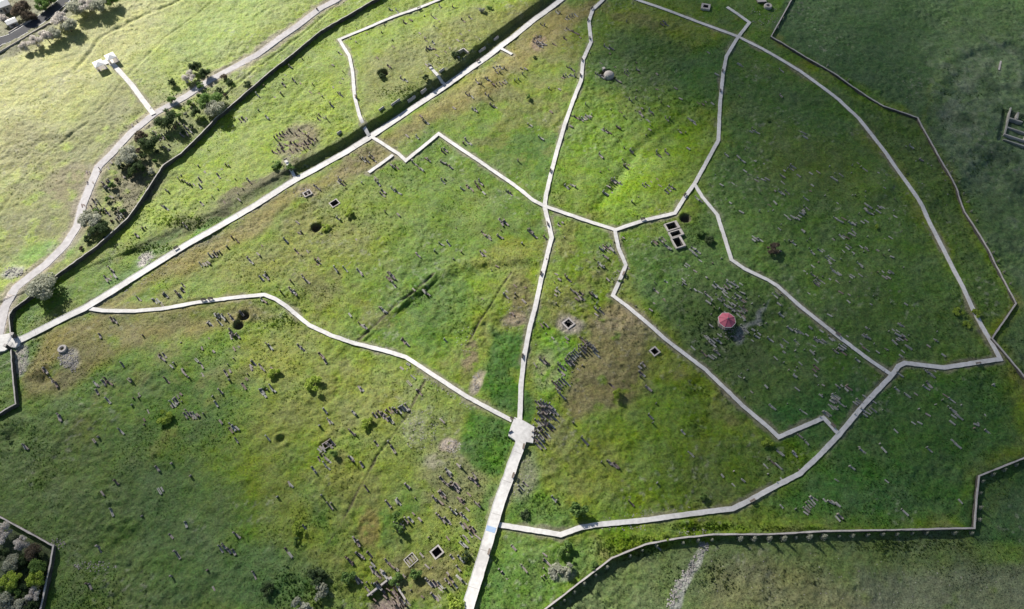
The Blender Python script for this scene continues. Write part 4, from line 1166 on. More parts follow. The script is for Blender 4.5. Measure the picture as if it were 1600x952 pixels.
for k in range(7):
    t0, t1 = rad(45 * k + 22.5), rad(45 * k + 67.5)
    bb.tube((2.4 * math.cos(t0), 2.4 * math.sin(t0), .9), (2.4 * math.cos(t1), 2.4 * math.sin(t1), .9), .05, .05, 6)
bb.build("railing", M['wood'], ks)

# two white pavilions
for k, (px, py) in enumerate([(172, 88), (153.5, 99)]):
    x, y, z = at(px, py, 2.6)
    pv = empty("pavilion", (x, y, z), rad(38)); tag(pv, ["white-roofed pavilion at the head of the spur, the right one of the pair", "white-roofed pavilion at the head of the spur, the left one of the pair"][k], "pavilion", "white-roofed pavilions")
    rf = MB(); e = 2.0
    rf.add([(-e, -e, 2.6), (e, -e, 2.6), (e, e, 2.6), (-e, e, 2.6), (0, 0, 3.3), (-e, -e, 2.45), (e, -e, 2.45), (e, e, 2.45), (-e, e, 2.45)],
           [(0, 1, 4), (1, 2, 4), (2, 3, 4), (3, 0, 4), (5, 6, 1, 0), (6, 7, 2, 1), (7, 8, 3, 2), (8, 5, 0, 3), (8, 7, 6, 5)])
    rf.build("roof", M['white'], pv)
    for sx in (-1, 1):
        for sy in (-1, 1): MB().box(sx * 1.7, sy * 1.7, 0, 2.46, .09, .09).build("post", M['white'], pv)
    MB().box(0, 0, -.8, .25, 2.2, 2.2).build("floor", M['pathedge'], pv)
    for sx in (-1, 1): MB().box(sx * 1.7, 0, .25, .95, .05, 1.55).build("rail", M['wood'], pv)
    MB().box(-1.2, 0, .25, .7, .22, 1.3).build("seat", M['wood'], pv)
x, y, z = at(167, 96, .4)
o = MB().box(0, 0, -.8, .42, 2.4, 1.6, rad(38)).build("terrace", M['path'], None, (x, y, z)); tag(o, kind="structure")

# ------------------------------------------------------------------ benches
def bench_mb():
    root = empty("bench", (0, 0, 0))
    for j_ in range(1): MB().box(0, 0, .38, .46, .85, .24).build("seat", M['wood'], root)
    b = MB(); b.add([(-.85, .22, .55), (.85, .22, .55), (.85, .34, .95), (-.85, .34, .95), (-.85, .26, .55), (.85, .26, .55), (.85, .38, .95), (-.85, .38, .95)],
                    [(0,1,2,3),(7,6,5,4),(0,4,5,1),(1,5,6,2),(2,6,7,3),(3,7,4,0)]); b.build("backrest", M['wood'], root)
    for sx in (-1, 1): MB().box(sx * .65, 0, 0, .38, .05, .22).add(*(lambda m: (m.v, m.f))(MB().box(sx * .65, .29, .383, .9, .04, .03))).build("leg", M['metal'], root)
    return root
BN = [(277,390,"on the main walkway, left part"),(653,11,"on the upper left path near the top edge"),(749,97,"on the main walkway right of the scarp ruin"),(551,152,"on the upper left path above the ditch"),
 (926,14,"on the central path nearest the top edge"),(920,32,"on the central path, second from the top edge"),(921,60,"on the central path at its upper bend"),(914,94,"on the central path level with the domed shelter"),(908,118,"on the central path left of the domed shelter"),
 (1134,112,"on the upper right path below the crossing"),(1125,142,"on the upper right path above the light field"),(867,268,"on the central path above its crossing"),(1070,305,"on the path above the three-chambered ruin"),
 (1005,344,"on the path left of the three-chambered ruin"),(972,427,"at the bend of the middle path"),(854,350,"on the central path just below the crossing"),(847,428,"on the central path amid the field"),
 (1308,524,"on the long diagonal path at the right"),(1528,567,"on the path near the far right corner"),(1303,664,"on the short path by the lower right bend"),(785.5,739,"on the wide walkway below the plaza"),(748.5,858,"on the wide walkway near the bottom edge"),
 (318,471,"on the left path, the left one of the pair"),(329,469.5,"on the left path, the right one of the pair"),(1174,780,"on the lower right path where it rises"),(794,673,"on the left edge of the plaza"),(810,697,"on the wide walkway just below the plaza"),(820,557,"on the central path above the plaza")]
allp = [(n_, PATH_G[n_]) for n_ in PATH_G]
proto = None
hmap = {n_: hh + i * .007 for i, (n_, w, hh, p) in enumerate(PATHS)}
for k, (px, py, txt) in enumerate(BN):
    x, y, z = at(px, py, .5)
    best = None
    for n_, pts in allp:
        for a_, b_ in zip(pts[:-1], pts[1:]):
            ax, ay = a_; dx, dy = b_[0] - ax, b_[1] - ay; t = max(0, min(1, ((x - ax) * dx + (y - ay) * dy) / (dx * dx + dy * dy)))
            d = math.hypot(x - ax - dx * t, y - ay - dy * t)
            if best is None or d < best[0]: best = (d, math.atan2(dy, dx), n_, ax + dx * t, ay + dy * t)
    if proto is None: proto = o = bench_mb()
    else: o = copy_tree(proto)
    _, ang, n_, qx, qy = best
    w = PATH_W[n_] * .5 - .35
    sx = -math.sin(ang) * w; sy = math.cos(ang) * w
    o.location = (qx + sx, qy + sy, base_z(qx, qy) + hmap[n_] + .01); o.rotation_euler = (0, 0, ang)
    tag(o, "slatted wooden bench " + txt, "bench", "benches along the walkways")

# information boards: dark panels at the plaza and the spurs
for px, py, txt in [(797,675,"small dark information board on the plaza's left edge"), (446,250,"small information board at the end of the left footbridge"), (672,104,"small information board at the end of the upper footbridge")]:
    x, y, z = at(px, py, .9)
    o = empty("information_board", (x, y, z + .3), rad(30)); tag(o, txt, "information board", "information boards")
    for sx in (-1, 1): MB().tube((sx * .5, 0, -.3), (sx * .5, 0, 1.3), .04, .04).build("post", M['metal'], o)
    MB().box(0, -.06, .75, 1.3, .7, .03).build("panel", M['plaque'], o)
# bluish shadow smear on the wide walkway, put in as an added thin sheet
x, y, z = at(767, 827, .9)
wv = Vector(PATH_G["wide"][5]) - Vector(PATH_G["wide"][4])
o = MB().box(0, 0, .855, .885, 1.35, .75).build("smear_sheet", M['smear_tint'], None, (x, y, z))
o.location.z = base_z(x, y) + .04; o.rotation_euler = (0, 0, math.atan2(wv.y, wv.x) + math.pi / 2)
tag(o, "bluish smear across the wide walkway at the side path, an added thin sheet", "mat")

# gate in the wall
x, y, z = at(18, 534, 1.0)
gt = empty("gate", (x, y, gz), rad(80)); tag(gt, "entrance gate between two stone piers at the left end of the walkway", "gate")
for sx in (-1, 1):
    pz_ = MB().box(sx * 2.1, 0, -.6, 2.3, .4, .4).build("pier", M['wall'], gt)
    MB().box(sx * 2.1, 0, 2.303, 2.5, .5, .5).build("cap", M['walltop'], pz_)
lf = MB()
for k in range(8): lf.box(-1.6 + k * .22, 0, .35, 1.9, .02, .02)
lf.box(-.8, 0, .4, .48, .85, .025); lf.box(-.8, 0, 1.8, 1.88, .85, .025); lf.build("gate_leaf", M['metal'], gt)
MB().box(.9, .0, 1.903, 2.05, 1.6, .28).build("lintel", M['metal'], gt)

# ------------------------------------------------------------------ vegetation
def crown_mesh(name, mat, clumps, n, leaf, seed, dense=1.0):
    r = np.random.RandomState(seed)
    C = np.array([c[:3] for c in clumps]); R_ = np.array([c[3] for c in clumps])
    pr = R_ ** 2 / (R_ ** 2).sum()
    k = r.choice(len(clumps), n, p=pr)
    d = r.normal(size=(n, 3)); d /= np.linalg.norm(d, axis=1)[:, None]
    q = (r.rand(n) ** .45)[:, None]
    P = C[k] + d * q * R_[k][:, None] * np.array([1, 1, .85])
    nr = d + r.normal(size=(n, 3)) * .7; nr /= np.linalg.norm(nr, axis=1)[:, None]
    u = np.cross(nr, r.normal(size=(n, 3))); u /= np.linalg.norm(u, axis=1)[:, None] + 1e-9
    w = np.cross(nr, u)
    s1 = leaf * r.uniform(.6, 1.4, n)[:, None]; s2 = s1 * .6
    V = np.stack([P - u * s1, P - w * s2, P + u * s1, P + w * s2], 1).reshape(-1, 3)
    F_ = np.arange(n * 4).reshape(-1, 4)
    m = bpy.data.meshes.new(name)
    m.vertices.add(len(V)); m.vertices.foreach_set("co", V.ravel())
    m.loops.add(n * 4); m.loops.foreach_set("vertex_index", F_.ravel().astype(np.int32))
    m.polygons.add(n); m.polygons.foreach_set("loop_start", (np.arange(n) * 4).astype(np.int32)); m.polygons.foreach_set("loop_total", np.full(n, 4, np.int32))
    m.update(calc_edges=True)
    tone = r.rand(len(clumps))[k] * .55 + r.rand(n) * .45
    a = m.attributes.new("leaf_tone", 'FLOAT', 'POINT'); a.data.foreach_set("value", np.repeat(tone, 4))
    m.materials.append(M[mat])
    return m

def make_tree(kind, R, H, mat, seed, n=900, leaf=.16, trunk_r=.12, cone=False, lobes=11, thin=1.0):
    r = random.Random(seed)
    root = empty(kind, (0, 0, 0))
    tb = MB(); zc = H * .35
    top = (r.uniform(-.1, .1) * R, r.uniform(-.1, .1) * R, H * (.9 if cone else .55))
    tb.tube((0, 0, -.4), (0, 0, zc * .8), trunk_r * 1.2, trunk_r * .9); tb.tube((0, 0, zc * .8), top, trunk_r * .9, trunk_r * .45)
    clumps = []
    if cone:
        for k in range(7):
            f = k / 6; clumps.append((r.uniform(-.1, .1) * R, r.uniform(-.1, .1) * R, H * (.14 + .8 * f), R * (1 - .82 * f)))
    else:
        for k in range(lobes):
            a = r.uniform(0, 6.28); q = R * .78 * math.sqrt(r.random()); z = H * r.uniform(.42, .84) - .12 * q
            clumps.append((q * math.cos(a), q * math.sin(a), z, R * r.uniform(.2, .46)))
            tb.tube((0, 0, zc * .8), (q * math.cos(a) * .8, q * math.sin(a) * .8, z), trunk_r * .45, trunk_r * .15, 5)
    tb.build("trunk", M['bark'], root)
    cm = crown_mesh("crown", mat, clumps, n, leaf, seed)
    o = bpy.data.objects.new("crown", cm); COL.objects.link(o); o.parent = root
    return root

def put(proto_, used, px, py, s=1.0, dh=None, rz=None, sz=None):
    o = proto_ if not used.get(id(proto_)) else copy_tree(proto_)
    used[id(proto_)] = True
    hgt = 1.0 if dh is None else dh
    x, y, z = at(px, py, hgt)
    o.location = (x, y, z - .05); o.rotation_euler = (0, 0, rng.uniform(0, 6.28) if rz is None else rz)
    o.scale = (s, s, sz if sz else s)
    return o
used = {}
SAP = [make_tree("sapling", .75, 2.6, 'leaf_grey', 40 + k, 420, .12, .05, cone=True) for k in range(3)]
south = [(863,948),(882,934),(898,921),(913,908),(931,895),(949,882),(985,864.5),(1004,856),(1027,849.5),(1068,844.5),(1091,840.5),(1113,839.5),(1157,838),(1179,838),
 (1202,838),(1225,838),(1245,836),(1265,836),(1288,835),(1313,834),(1333,833),(1357,832),(1380,831),(1403,831),(1427,829.5),(1449,829),(1493,829),(1520,829),
 (1537,748),(1534,766),(1533,789),(1532,808),(1553,737),(1571,730),(1590,722)]
for k, (px, py) in enumerate(south):
    big = 1.25 if k in (14, 15, 17, 18, 12, 13) else rng.uniform(.7, .95)
    o = put(SAP[k % 3], used, px, py + 3.5, big, 1.2, None, big * rng.uniform(.85, 1.2))
    tag(o, f"pale conical sapling at the south wall's foot, {ordw(k)} counting from the bottom edge", "sapling", "saplings along the boundary walls")
east = [(1222,30),(1214,44),(1292,103),(1324,126),(1478,257),(1484,268),(1497,283),(1504,301),(1511,314),(1516,329),(1525,343),(1540,378),(1551,393),(1558,407),(1567,424),(1577,442)]
for k, (px, py) in enumerate(east):
    s = rng.uniform(.5, .75)
    o = put(SAP[k % 3], used, px + (3 if py > 200 else 2), py - (0 if py > 200 else 2), s, 1.0)
    tag(o, f"small grey sapling outside the east boundary wall, {ordw(k)} counting from its top end", "sapling", "saplings along the boundary walls")

# bushes standing singly in the field: px, py, radius m, height m, colour, text
BUSH = [
 (430,584,1.3,1.9,'leaf_yellow',"bright bush with a dark shadow left of the round bright bush"),
 (489,601,1.9,2.6,'leaf_yellow',"round bright green bush casting the darkest shadow in the left field"),
 (576,661,1.3,2.0,'leaf_yellow',"bright bush just left of the long grave row in the left field"),
 (258,651,1.6,2.0,'leaf_yellow',"low spreading bush with dark shadow in the left field"),
 (543,333,1.2,1.8,'leaf_yellow',"light green bush right of the upper left square pit"),
 (509,355,1.1,1.4,'leaf_yellow',"light green bush below the upper left square pit"),
 (825,151,1.0,1.9,'leaf_green',"small dark-shadowed bush right of the main walkway near the top"),
 (836,90,.8,.8,'leaf_dark',"low dark shrub between main walkway and central path"),
 (966,615,1.1,2.6,'leaf_yellow',"slim bright bush with long shadow on the tan slope"),
 (1207,388,2.1,2.4,'leaf_brown',"round brown leafless bush in the right field"),
 (1371,354,.8,1.2,'leaf_yellow',"tiny yellow-green bush in the upper right field"),
 (1498,488,1.5,1.6,'leaf_yellow',"yellow-green bush left of the outer path, upper of the pair"),
 (1525,491,1.4,1.9,'leaf_yellow',"yellow-green bush overhanging the outer path at the right"),
 (1510,507,1.3,1.3,'leaf_yellow',"yellow-green bush left of the outer path, lower of the pair"),
 (1201,695,1.6,1.8,'leaf_yellow',"yellow-green bush below the lower right path bend"),
 (904,801,2.3,3.2,'leaf_green',"pale green tree above the lower path near its elbow"),
 (884,857,2.0,2.6,'leaf_green',"pale green tree below the lower path elbow"),
 (871,893,2.2,1.1,'leaf_grey',"large whitish grey bush near the bottom, below the path elbow"),
 (889,890,1.5,2.4,'leaf_grey',"small grey bush touching the large whitish grey bush"),
 (926,883,1.1,1.6,'leaf_green',"small green bush against the south wall's curve"),
 (1016,843,1.0,1.2,'leaf_yellow',"bright yellow-green bush inside the wall's curve, left one"),
 (1038,841,1.2,1.5,'leaf_yellow',"bright yellow-green bush inside the wall's curve, right one"),
 (1098,776,1.0,2.2,'leaf_green',"upright dark bush just above the lower path"),
 (466,825,1.3,1.9,'leaf_yellow',"yellow-green bush, upper of two in the lower left field"),
 (463,845,1.0,1.6,'leaf_green',"green bush, lower of two in the lower left field"),
 (617,806,1.2,2.2,'leaf_green',"dark bush above the lower grave cluster, upper one"),
 (622,826,1.5,2.5,'leaf_green',"dark bush beside the lower grave cluster, lower one"),
 (523,708,1.1,1.9,'leaf_green',"green bush right of the dark stone frame"),
 (411,606,.7,.9,'leaf_green',"little green bush in the left field"),
 (418,920,1.6,1.8,'leaf_dark',"dark spreading bush at the bottom edge, left"),
 (498,902,2.4,2.2,'leaf_dark',"big dark bush near the bottom, largest of the dark ones"),
 (545,905,1.8,2.0,'leaf_green',"green bush right of the big dark bush near the bottom"),
 (472,945,2.4,2.2,'leaf_grey',"large grey bush at the bottom edge"),
 (500,925,2.0,2.0,'leaf_grey',"grey bush between the dark bushes at the bottom"),
 (620,905,1.7,2.0,'leaf_green',"green bush left above the masonry trench"),
 (650,900,1.5,1.9,'leaf_green',"green bush right above the masonry trench"),
 (712,938,1.7,2.6,'leaf_yellow',"bright bush beside the wide walkway at the bottom edge"),
 (728,870,1.2,1.6,'leaf_dark',"dark bush between lower square pit and wide walkway"),
 (597,118,1.2,1.5,'leaf_dark',"dark shrub on the rim of the upper hollow"),
 (1094,360,2.0,1.2,'leaf_green',"low pale green shrub right of the three-chambered ruin"),
 (1108,374,1.7,1.6,'leaf_dark',"dark shrub further right of the three-chambered ruin"),
 (665,121,1.3,1.8,'leaf_dark',"dark shrub hanging on the ditch edge by the upper footbridge"),
 (711,85,1.6,1.6,'leaf_dark',"dark shrub on the roof edge of the scarp ruin"),
 (452,262,1.5,1.7,'leaf_green',"green shrub beside the left footbridge"),
 (430,258,1.8,1.5,'leaf_green',"green shrub left of the left footbridge"),
 (1418,870-600,.6,.6,'leaf_green',"tiny shrub near the outer path curve"),
 (12,684,.8,.8,'leaf_dark',"small dark shrub at the left edge hollow"),
 (1202,188,.9,.9,'leaf_green',"small green shrub in the upper right field"),
 (820,805,1.3,1.0,'leaf_dark',"low dark shrub right of the wide walkway"),
 (752,15,1.4,1.4,'leaf_grey',"grey shrub near the top edge above the ditch"),
 (765,12,1.2,1.2,'leaf_green',"green shrub near the top edge above the ditch"),
 (970,620-180,.7,.7,'leaf_green',"tiny shrub by the middle path elbow"),
]
pk = {}
for k, (px, py, R_, H_, mt, txt) in enumerate(BUSH):
    key = (mt, k % 2)
    if key not in pk:
        pk[key] = make_tree("bush", 1.0, 1.25, mt, 100 + k, 700, .14, .05, lobes=9)
    s = R_ * (1.6 if mt == 'leaf_yellow' and px < 1000 else 1.22)
    o = put(pk[key], used, px, py, s, H_ * .5, None, H_ / 1.25)
    tag(o, txt, "bush", "bushes in and around the field")

# larger trees
TREES = [
 (67,449,4.1,5.4,'leaf_grey',"big spreading grey-green tree beside the wall's lower left end"),
 (325,158,3.9,5.2,'leaf_green',"large dark-shadowed tree against the wall near the track, rightmost"),
 (336,172,3.0,5.4,'leaf_grey',"grey tree touching the wall, below the rightmost large tree"),
 (258,188,3.4,5.0,'leaf_dark',"dark tree beside the track junction"),
 (305,176,1.7,3.6,'leaf_dark',"slim dark tree with round shadow close to the wall"),
 (234,222,3.0,4.5,'leaf_dark',"dark tree left of the wall, middle of the group"),
 (220,214,2.2,3.6,'leaf_brown',"brown leafless tree on the strip below the track junction"),
 (198,248,3.6,4.6,'leaf_grey',"grey tree where track and strip widen"),
 (212,262,2.5,4.0,'leaf_dark',"dark tree under the grey tree in the strip"),
 (140,343,3.4,4.2,'leaf_grey',"grey tree hugging the track bend low down"),
 (156,355,3.0,4.0,'leaf_dark',"dark tree at the wall below the grave rows of the strip"),
 (296,122,2.4,3.2,'leaf_pale',"pale leafless tree above the track, left of two"),
 (306,106,2.2,3.4,'leaf_dark',"dark tree above the track, right of the pale one"),
 (322,116,1.8,3.2,'leaf_dark',"dark tree touching the track's upper edge"),
 (268,130,1.5,2.2,'leaf_dark',"small dark tree above the track, farther left"),
 (269,157,1.4,2.4,'leaf_green',"small tree shading the track near the junction"),
 (312,134,1.5,2.0,'leaf_green',"small bush on the edge of the track below the pale tree"),
 (350,120,1.2,1.4,'leaf_brown',"small brown bush right of the track"),
 (358,128,1.3,1.4,'leaf_dark',"small dark bush right of the brown one near the track"),
 (385,133,1.5,1.6,'leaf_dark',"dark bush close to the wall further up"),
 (40,72,2.8,4.0,'leaf_pale',"lowest pale tree of the roadside row in the top left"),
 (55,66,3.2,4.5,'leaf_pale',"second pale tree up the roadside row in the top left"),
 (72,58,3.6,5.0,'leaf_pale',"third pale tree up the roadside row in the top left"),
 (85,52,3.2,5.0,'leaf_grey',"grey-green tree amid the pale roadside row"),
 (95,34,4.4,6.5,'leaf_pale',"tallest pale tree of the roadside row in the top left"),
 (107,42,3.6,5.5,'leaf_grey',"grey tree right behind the tallest pale roadside tree"),
 (120,12,4.4,6.5,'leaf_grey',"grey tree at the top edge, left of three"),
 (136,10,4.2,6.0,'leaf_pale',"pale tree at the top edge, middle of three"),
 (154,8,4.0,6.0,'leaf_grey',"grey tree at the top edge, right of three"),
 (174,2,3.4,5.0,'leaf_green',"green tree at the right end of the top edge row"),
 (32,16,4.6,6.5,'leaf_brown',"large brown tree beside the house in the top left corner"),
 (45,26,3.0,4.5,'leaf_brown',"smaller brown tree between shed and road"),
 (66,8,3.6,5.5,'leaf_green',"green tree above the road in the top left corner"),
 (78,2,3.0,5.0,'leaf_green',"green tree cut by the top edge above the road"),
 (4,30,2.4,4.0,'leaf_pale',"pale tree cut by the left edge near the house"),
 (4,835,3.0,3.6,'leaf_pale',"pinkish pale tree cut by the left edge in the garden corner"),
 (34,848,2.2,3.2,'leaf_pale',"pale tree near the garden wall's upper stretch"),
 (53,862,2.4,3.2,'leaf_brown',"brownish tree by the garden wall corner"),
 (19,880,2.4,3.4,'leaf_grey',"grey tree in the middle of the garden"),
 (21,906,2.8,4.0,'leaf_yellow',"yellow-green round tree in the garden"),
 (24,926,2.2,3.4,'leaf_green',"green tree under the yellow one in the garden"),
 (58,890,2.5,3.6,'leaf_green',"green tree along the garden wall's side, upper"),
 (58,908,2.4,3.6,'leaf_yellow',"yellow-green tree along the garden wall's side"),
 (54,930,2.0,3.0,'leaf_pale',"whitish tree beside the garden wall near the bottom"),
 (10,942,2.8,3.6,'leaf_grey',"grey tree in the very bottom left corner"),
 (35,947,2.6,3.4,'leaf_grey',"grey tree at the bottom edge of the garden"),
 (52,950,2.2,3.0,'leaf_dark',"dark tree at the bottom edge beside the garden wall"),
 (4,868,2.2,3.0,'leaf_dark',"dark tree at the left edge of the garden"),
 (38,872,2.0,2.8,'leaf_dark',"dark tree behind the brownish garden tree"),
 (38,925,2.0,3.0,'leaf_dark',"dark tree between the garden's green trees"),
 (8,915,2.0,3.0,'leaf_green',"green tree at the left edge beside the yellow one"),
]
pk = {}
for k, (px, py, R_, H_, mt, txt) in enumerate(TREES):
    key = (mt, k % 2 if mt != 'leaf_yellow' else 0)
    if key not in pk:
        pk[key] = make_tree("tree", 3.0, 4.4, mt, 300 + k, 3200, .20, .16, lobes=16)
    o = put(pk[key], used, px, py, R_ / 3.0 * (1.0 if py < 80 or py > 500 else 1.3), H_ * .5, None, H_ / 4.4 * (1.0 if py < 80 else 1.15))
    tag(o, txt, "tree", "trees outside the cemetery wall" if py < 500 else "trees in the garden corner")

SHR = [(345,140),(352,150),(313,150),(296,160),(290,176),(298,196),(285,208),(272,196),(262,214),(250,210),(262,232),(246,238),(226,244),(214,238),(240,250),
 (222,262),(236,268),(204,276),(190,262),(184,280),(176,292),(168,312),(186,306),(180,328),(160,328),(172,344),(150,330),(192,332),(144,362),(164,370),(135,372),(124,388),(280,184),(268,176)]
sp = {}
for k, (px, py) in enumerate(SHR):
    mt = ('leaf_dark', 'leaf_grey', 'leaf_green', 'leaf_brown')[(k * 7 + k // 3) % 4]
    if mt not in sp: sp[mt] = make_tree("shrub", 1.0, 1.2, mt, 900 + k, 520, .15, .05, lobes=8)
    R_ = rng.uniform(.8, 1.7)
    o = put(sp[mt], used, px + rng.uniform(-2, 2), py + rng.uniform(-2, 2), R_, .8, None, R_ * rng.uniform(.8, 1.3))
    tag(o, f"{dict(leaf_dark='dark', leaf_grey='grey', leaf_green='green', leaf_brown='brown')[mt]} shrub between the dirt track and the long wall, {ordw(k)} along the strip", "shrub", "shrubs in the strip beside the track")

# ------------------------------------------------------------------ village corner
RD = [(-40,96),(0,66),(18,60),(60,35),(97,5),(125,-20)]
G = [tuple(p[:2]) for p in at_many(RD, 0)]
L = resample(G, 2)
ribbon(L, 1.0, [(-2.9, .42), (2.9, .42), (3.1, -.6), (-3.1, -.6)]).build("road", M['asphalt'])["kind"] = "structure"
mk = MB(); 
for o_ in (-2.7, 2.7):
    m_ = ribbon(L, 1.0, [(o_ - .06, .426), (o_ + .06, .426), (o_ + .06, .40), (o_ - .06, .40)]); mk.add(m_.v, m_.f)
mk.build("road_marking", M['white'])["kind"] = "structure"
KB = resample([tuple(p[:2]) for p in at_many([(-30,98),(0,82),(40,58),(78,36),(100,18),(125,-8)], .3)], 2)
o = ribbon(KB, 1.0, [(-.14, .7), (.14, .7), (.14, -.5), (-.14, -.5)]).build("roadside_wall", M['walltop']); tag(o, "low pale kerb wall between the dark road and the roadside trees", "wall")
KB = resample([tuple(p[:2]) for p in at_many([(14,53),(30,43),(50,33)], .3)], 2)
o = ribbon(KB, 1.0, [(-.2, 1.0), (.2, 1.0), (.2, -.5), (-.2, -.5)]).build("garden_wall", M['rim']); tag(o, "short pale garden wall between the shed and the road", "wall")
def house(px, py, hx, hy, h, rz, roofmat, wallmat, label, name="house"):
    x, y, z = at(px, py, h)
    r0 = empty(name, (x, y, z), rz); tag(r0, label, name)
    MB().box(0, 0, -.5, h, hx, hy).build("wall", M[wallmat], r0)
    rf = MB(); e = .35
    rf.add([(-hx-e,-hy-e,h+.003),(hx+e,-hy-e,h+.003),(hx+e,hy+e,h+.003),(-hx-e,hy+e,h+.003),(-hx-e,0,h+hy*.4),(hx+e,0,h+hy*.4)],
           [(0,1,5,4),(2,3,4,5),(1,2,5),(3,0,4),(3,2,1,0)])
    ro2 = rf.build("roof", M[roofmat], r0)
    for s in (-1, 1):
        wf = MB().box(s * hx * .45, -hy - .02, h * .35, h * .72, .5, .05).build("window", M['white'], r0)
        MB().box(s * hx * .45, -hy - .06, h * .39, h * .68, .42, .02).build("pane", M['plaque'], wf)
    d_ = MB().box(0, -hy - .03, 0, h * .75, .45, .05).build("door", M['wood'], r0)
    return r0
house(1, 6, 3.0, 2.6, 3.2, rad(35), 'white', 'plaster', "white-roofed house cut by the left edge in the top left corner")
house(17, 33, 1.9, 1.6, 2.2, rad(38), 'leafroof', 'plaster', "small shed with pale green roof beside the road", "shed") if 'leafroof' in M else house(17, 33, 1.9, 1.6, 2.2, rad(38), 'white', 'plaster', "small shed with pale roof beside the dark road", "shed")

# ------------------------------------------------------------------ loose rubble and grass
rr = random.Random(9)
rb_ = MB()
def scatter_line(pts, n, spread, r0, r1, side=0):
    G = [Vector(p[:2]) for p in at_many(pts)]
    for _ in range(n):
        k = rr.randrange(len(G) - 1); p = G[k].lerp(G[k + 1], rr.random()); d = (G[k + 1] - G[k]).normalized(); nn = Vector((-d.y, d.x))
        q_ = p + nn * (side + rr.gauss(0, spread)); rb_.rock(q_.x, q_.y, ground_z(q_.x, q_.y), rr.uniform(r0, r1), rr)
def scatter_blob(px, py, rx, ry, n, r0, r1):
    for _ in range(n):
        a, q_ = rr.uniform(0, 6.28), math.sqrt(rr.random()); x, y, z = at(px + rx * q_ * math.cos(a), py + ry * q_ * math.sin(a), 0, 2)
        rb_.rock(x, y, ground_z(x, y), rr.uniform(r0, r1), rr)
scatter_line([(1104,848),(1080,890),(1062,915),(1044,950)], 230, .65, .12, .34)
scatter_blob(106, 560, 16, 16, 170, .12, .32); scatter_blob(34, 560, 12, 26, 110, .1, .28); scatter_blob(115, 572, 8, 10, 60, .12, .3)
scatter_blob(228, 405, 12, 8, 60, .15, .35); scatter_blob(20, 425, 16, 8, 60, .15, .4)
scatter_blob(655, 672, 26, 34, 120, .08, .22); scatter_blob(706, 697, 16, 10, 50, .1, .25); scatter_blob(745, 597, 7, 16, 40, .12, .28)
scatter_blob(1480, 200, 80, 130, 60, .12, .3); scatter_blob(1420, 910, 150, 35, 60, .07, .18); scatter_blob(1200, 900, 150, 40, 50, .07, .18)
scatter_line([(620,558),(570,546),(520,530),(480,512)], 90, .5, .1, .25, -1.6); scatter_line([(640,570),(690,600),(750,640)], 60, .4, .1, .22, -1.4)
scatter_line([(870,236),(852,305),(858,353),(846,431),(828,510),(819,556)], 130, 1.6, .08, .22)
scatter_line([(83,500),(205,440),(338,360),(463,284)], 140, .5, .08, .24, -2.0)
scatter_line([(1009,813),(940,820),(1090,801)], 60, .5, .1, .22, 1.5); scatter_blob(1150, 520, 25, 14, 60, .12, .3)
scatter_blob(90, 850, 14, 8, 40, .1, .25); scatter_blob(150, 885, 36, 8, 70, .1, .25); scatter_blob(970, 430, 10, 30, 50, .1, .22)
scatter_blob(815, 745, 20, 34, 70, .08, .2); scatter_blob(1080, 830, 25, 6, 30, .1, .2); scatter_blob(890, 507, 18, 14, 50, .07, .18)
scatter_blob(465, 222, 38, 26, 90, .1, .28); scatter_blob(844, 64, 12, 10, 40, .12, .3); scatter_blob(470, 300, 14, 10, 30, .1, .25)
scatter_blob(1195, 25, 30, 14, 60, .12, .3); scatter_blob(730, 530, 18, 22, 40, .1, .22); scatter_blob(800, 495, 20, 24, 50, .1, .22)
ro3 = rb_.build("rubble", M['rubble']); tag(ro3, "loose stones scattered beside walkways, wells and ruins", "rubble", kind="stuff")

# grass and weed tufts
r = np.random.RandomState(77)
NT = 130000
ppx = r.uniform(-30, 1630, NT * 2); ppy = r.uniform(-30, 985, NT * 2)
n0 = len(ppx)
ZN = [(205,300,45,70,2200),(300,345,70,12,900),(230,385,50,10,500),(840,790,45,30,900),(985,855,70,22,2600),(1110,822,90,7,900),(1240,825,60,5,700),(1090,640,26,45,1300),(1530,200,70,130,3800),
 (1480,150,30,80,1200),(780,590,26,70,1700),(765,690,36,50,1700),(480,920,80,40,900),(300,160,50,40,900),(700,100,40,12,500),(640,148,60,12,700),(450,258,30,8,500),(40,900,30,40,500),
 (1120,510,60,40,700),(1030,345,80,14,700),(870,270,16,60,500),(650,460,40,20,600),(1400,850,130,12,900),(1100,900,90,30,1200),(430,500,40,10,400),(60,560,40,30,500),(1090,370,20,16,400),(620,320,120,60,200)]
for zx, zy, zrx, zry, zn in ZN:
    zn = int(zn * .42)
    a_z = r.uniform(0, 6.283, zn); q_z = np.sqrt(r.rand(zn)) * r.uniform(.6, 1.1, zn)
    ppx = np.concatenate([ppx, zx + zrx * q_z * np.cos(a_z)]); ppy = np.concatenate([ppy, zy + zry * q_z * np.sin(a_z)])
gp_ = flat(ppx, ppy, 1.0)
tx, ty = gp_[:, 0], gp_[:, 1]
den = np.clip(.5 + .9 * fbm(tx, ty, 9, 3, 601) + .5 * fbm(tx, ty, 40, 2, 611), .03, 1)
wz = (np.arange(len(tx)) >= n0).astype(float)
keep = (r.rand(len(tx)) < den * .8) | (wz > 0)
tx, ty, wz = tx[keep], ty[keep], wz[keep]
pm_ = pathmask(tx, ty); pc_ = pitcut(tx, ty)
keep = (pm_ < .05) & (pc_ > -.1)
tx, ty, wz = tx[keep], ty[keep], wz[keep]
tz = hbase(tx, ty) + hsmall(tx, ty)
tc = col[grid_lookup(tx, ty)]
nT = len(tx)
tc = tc * (1 - wz[:, None] * .35) + np.array((.06, .11, .035)) * wz[:, None] * .35
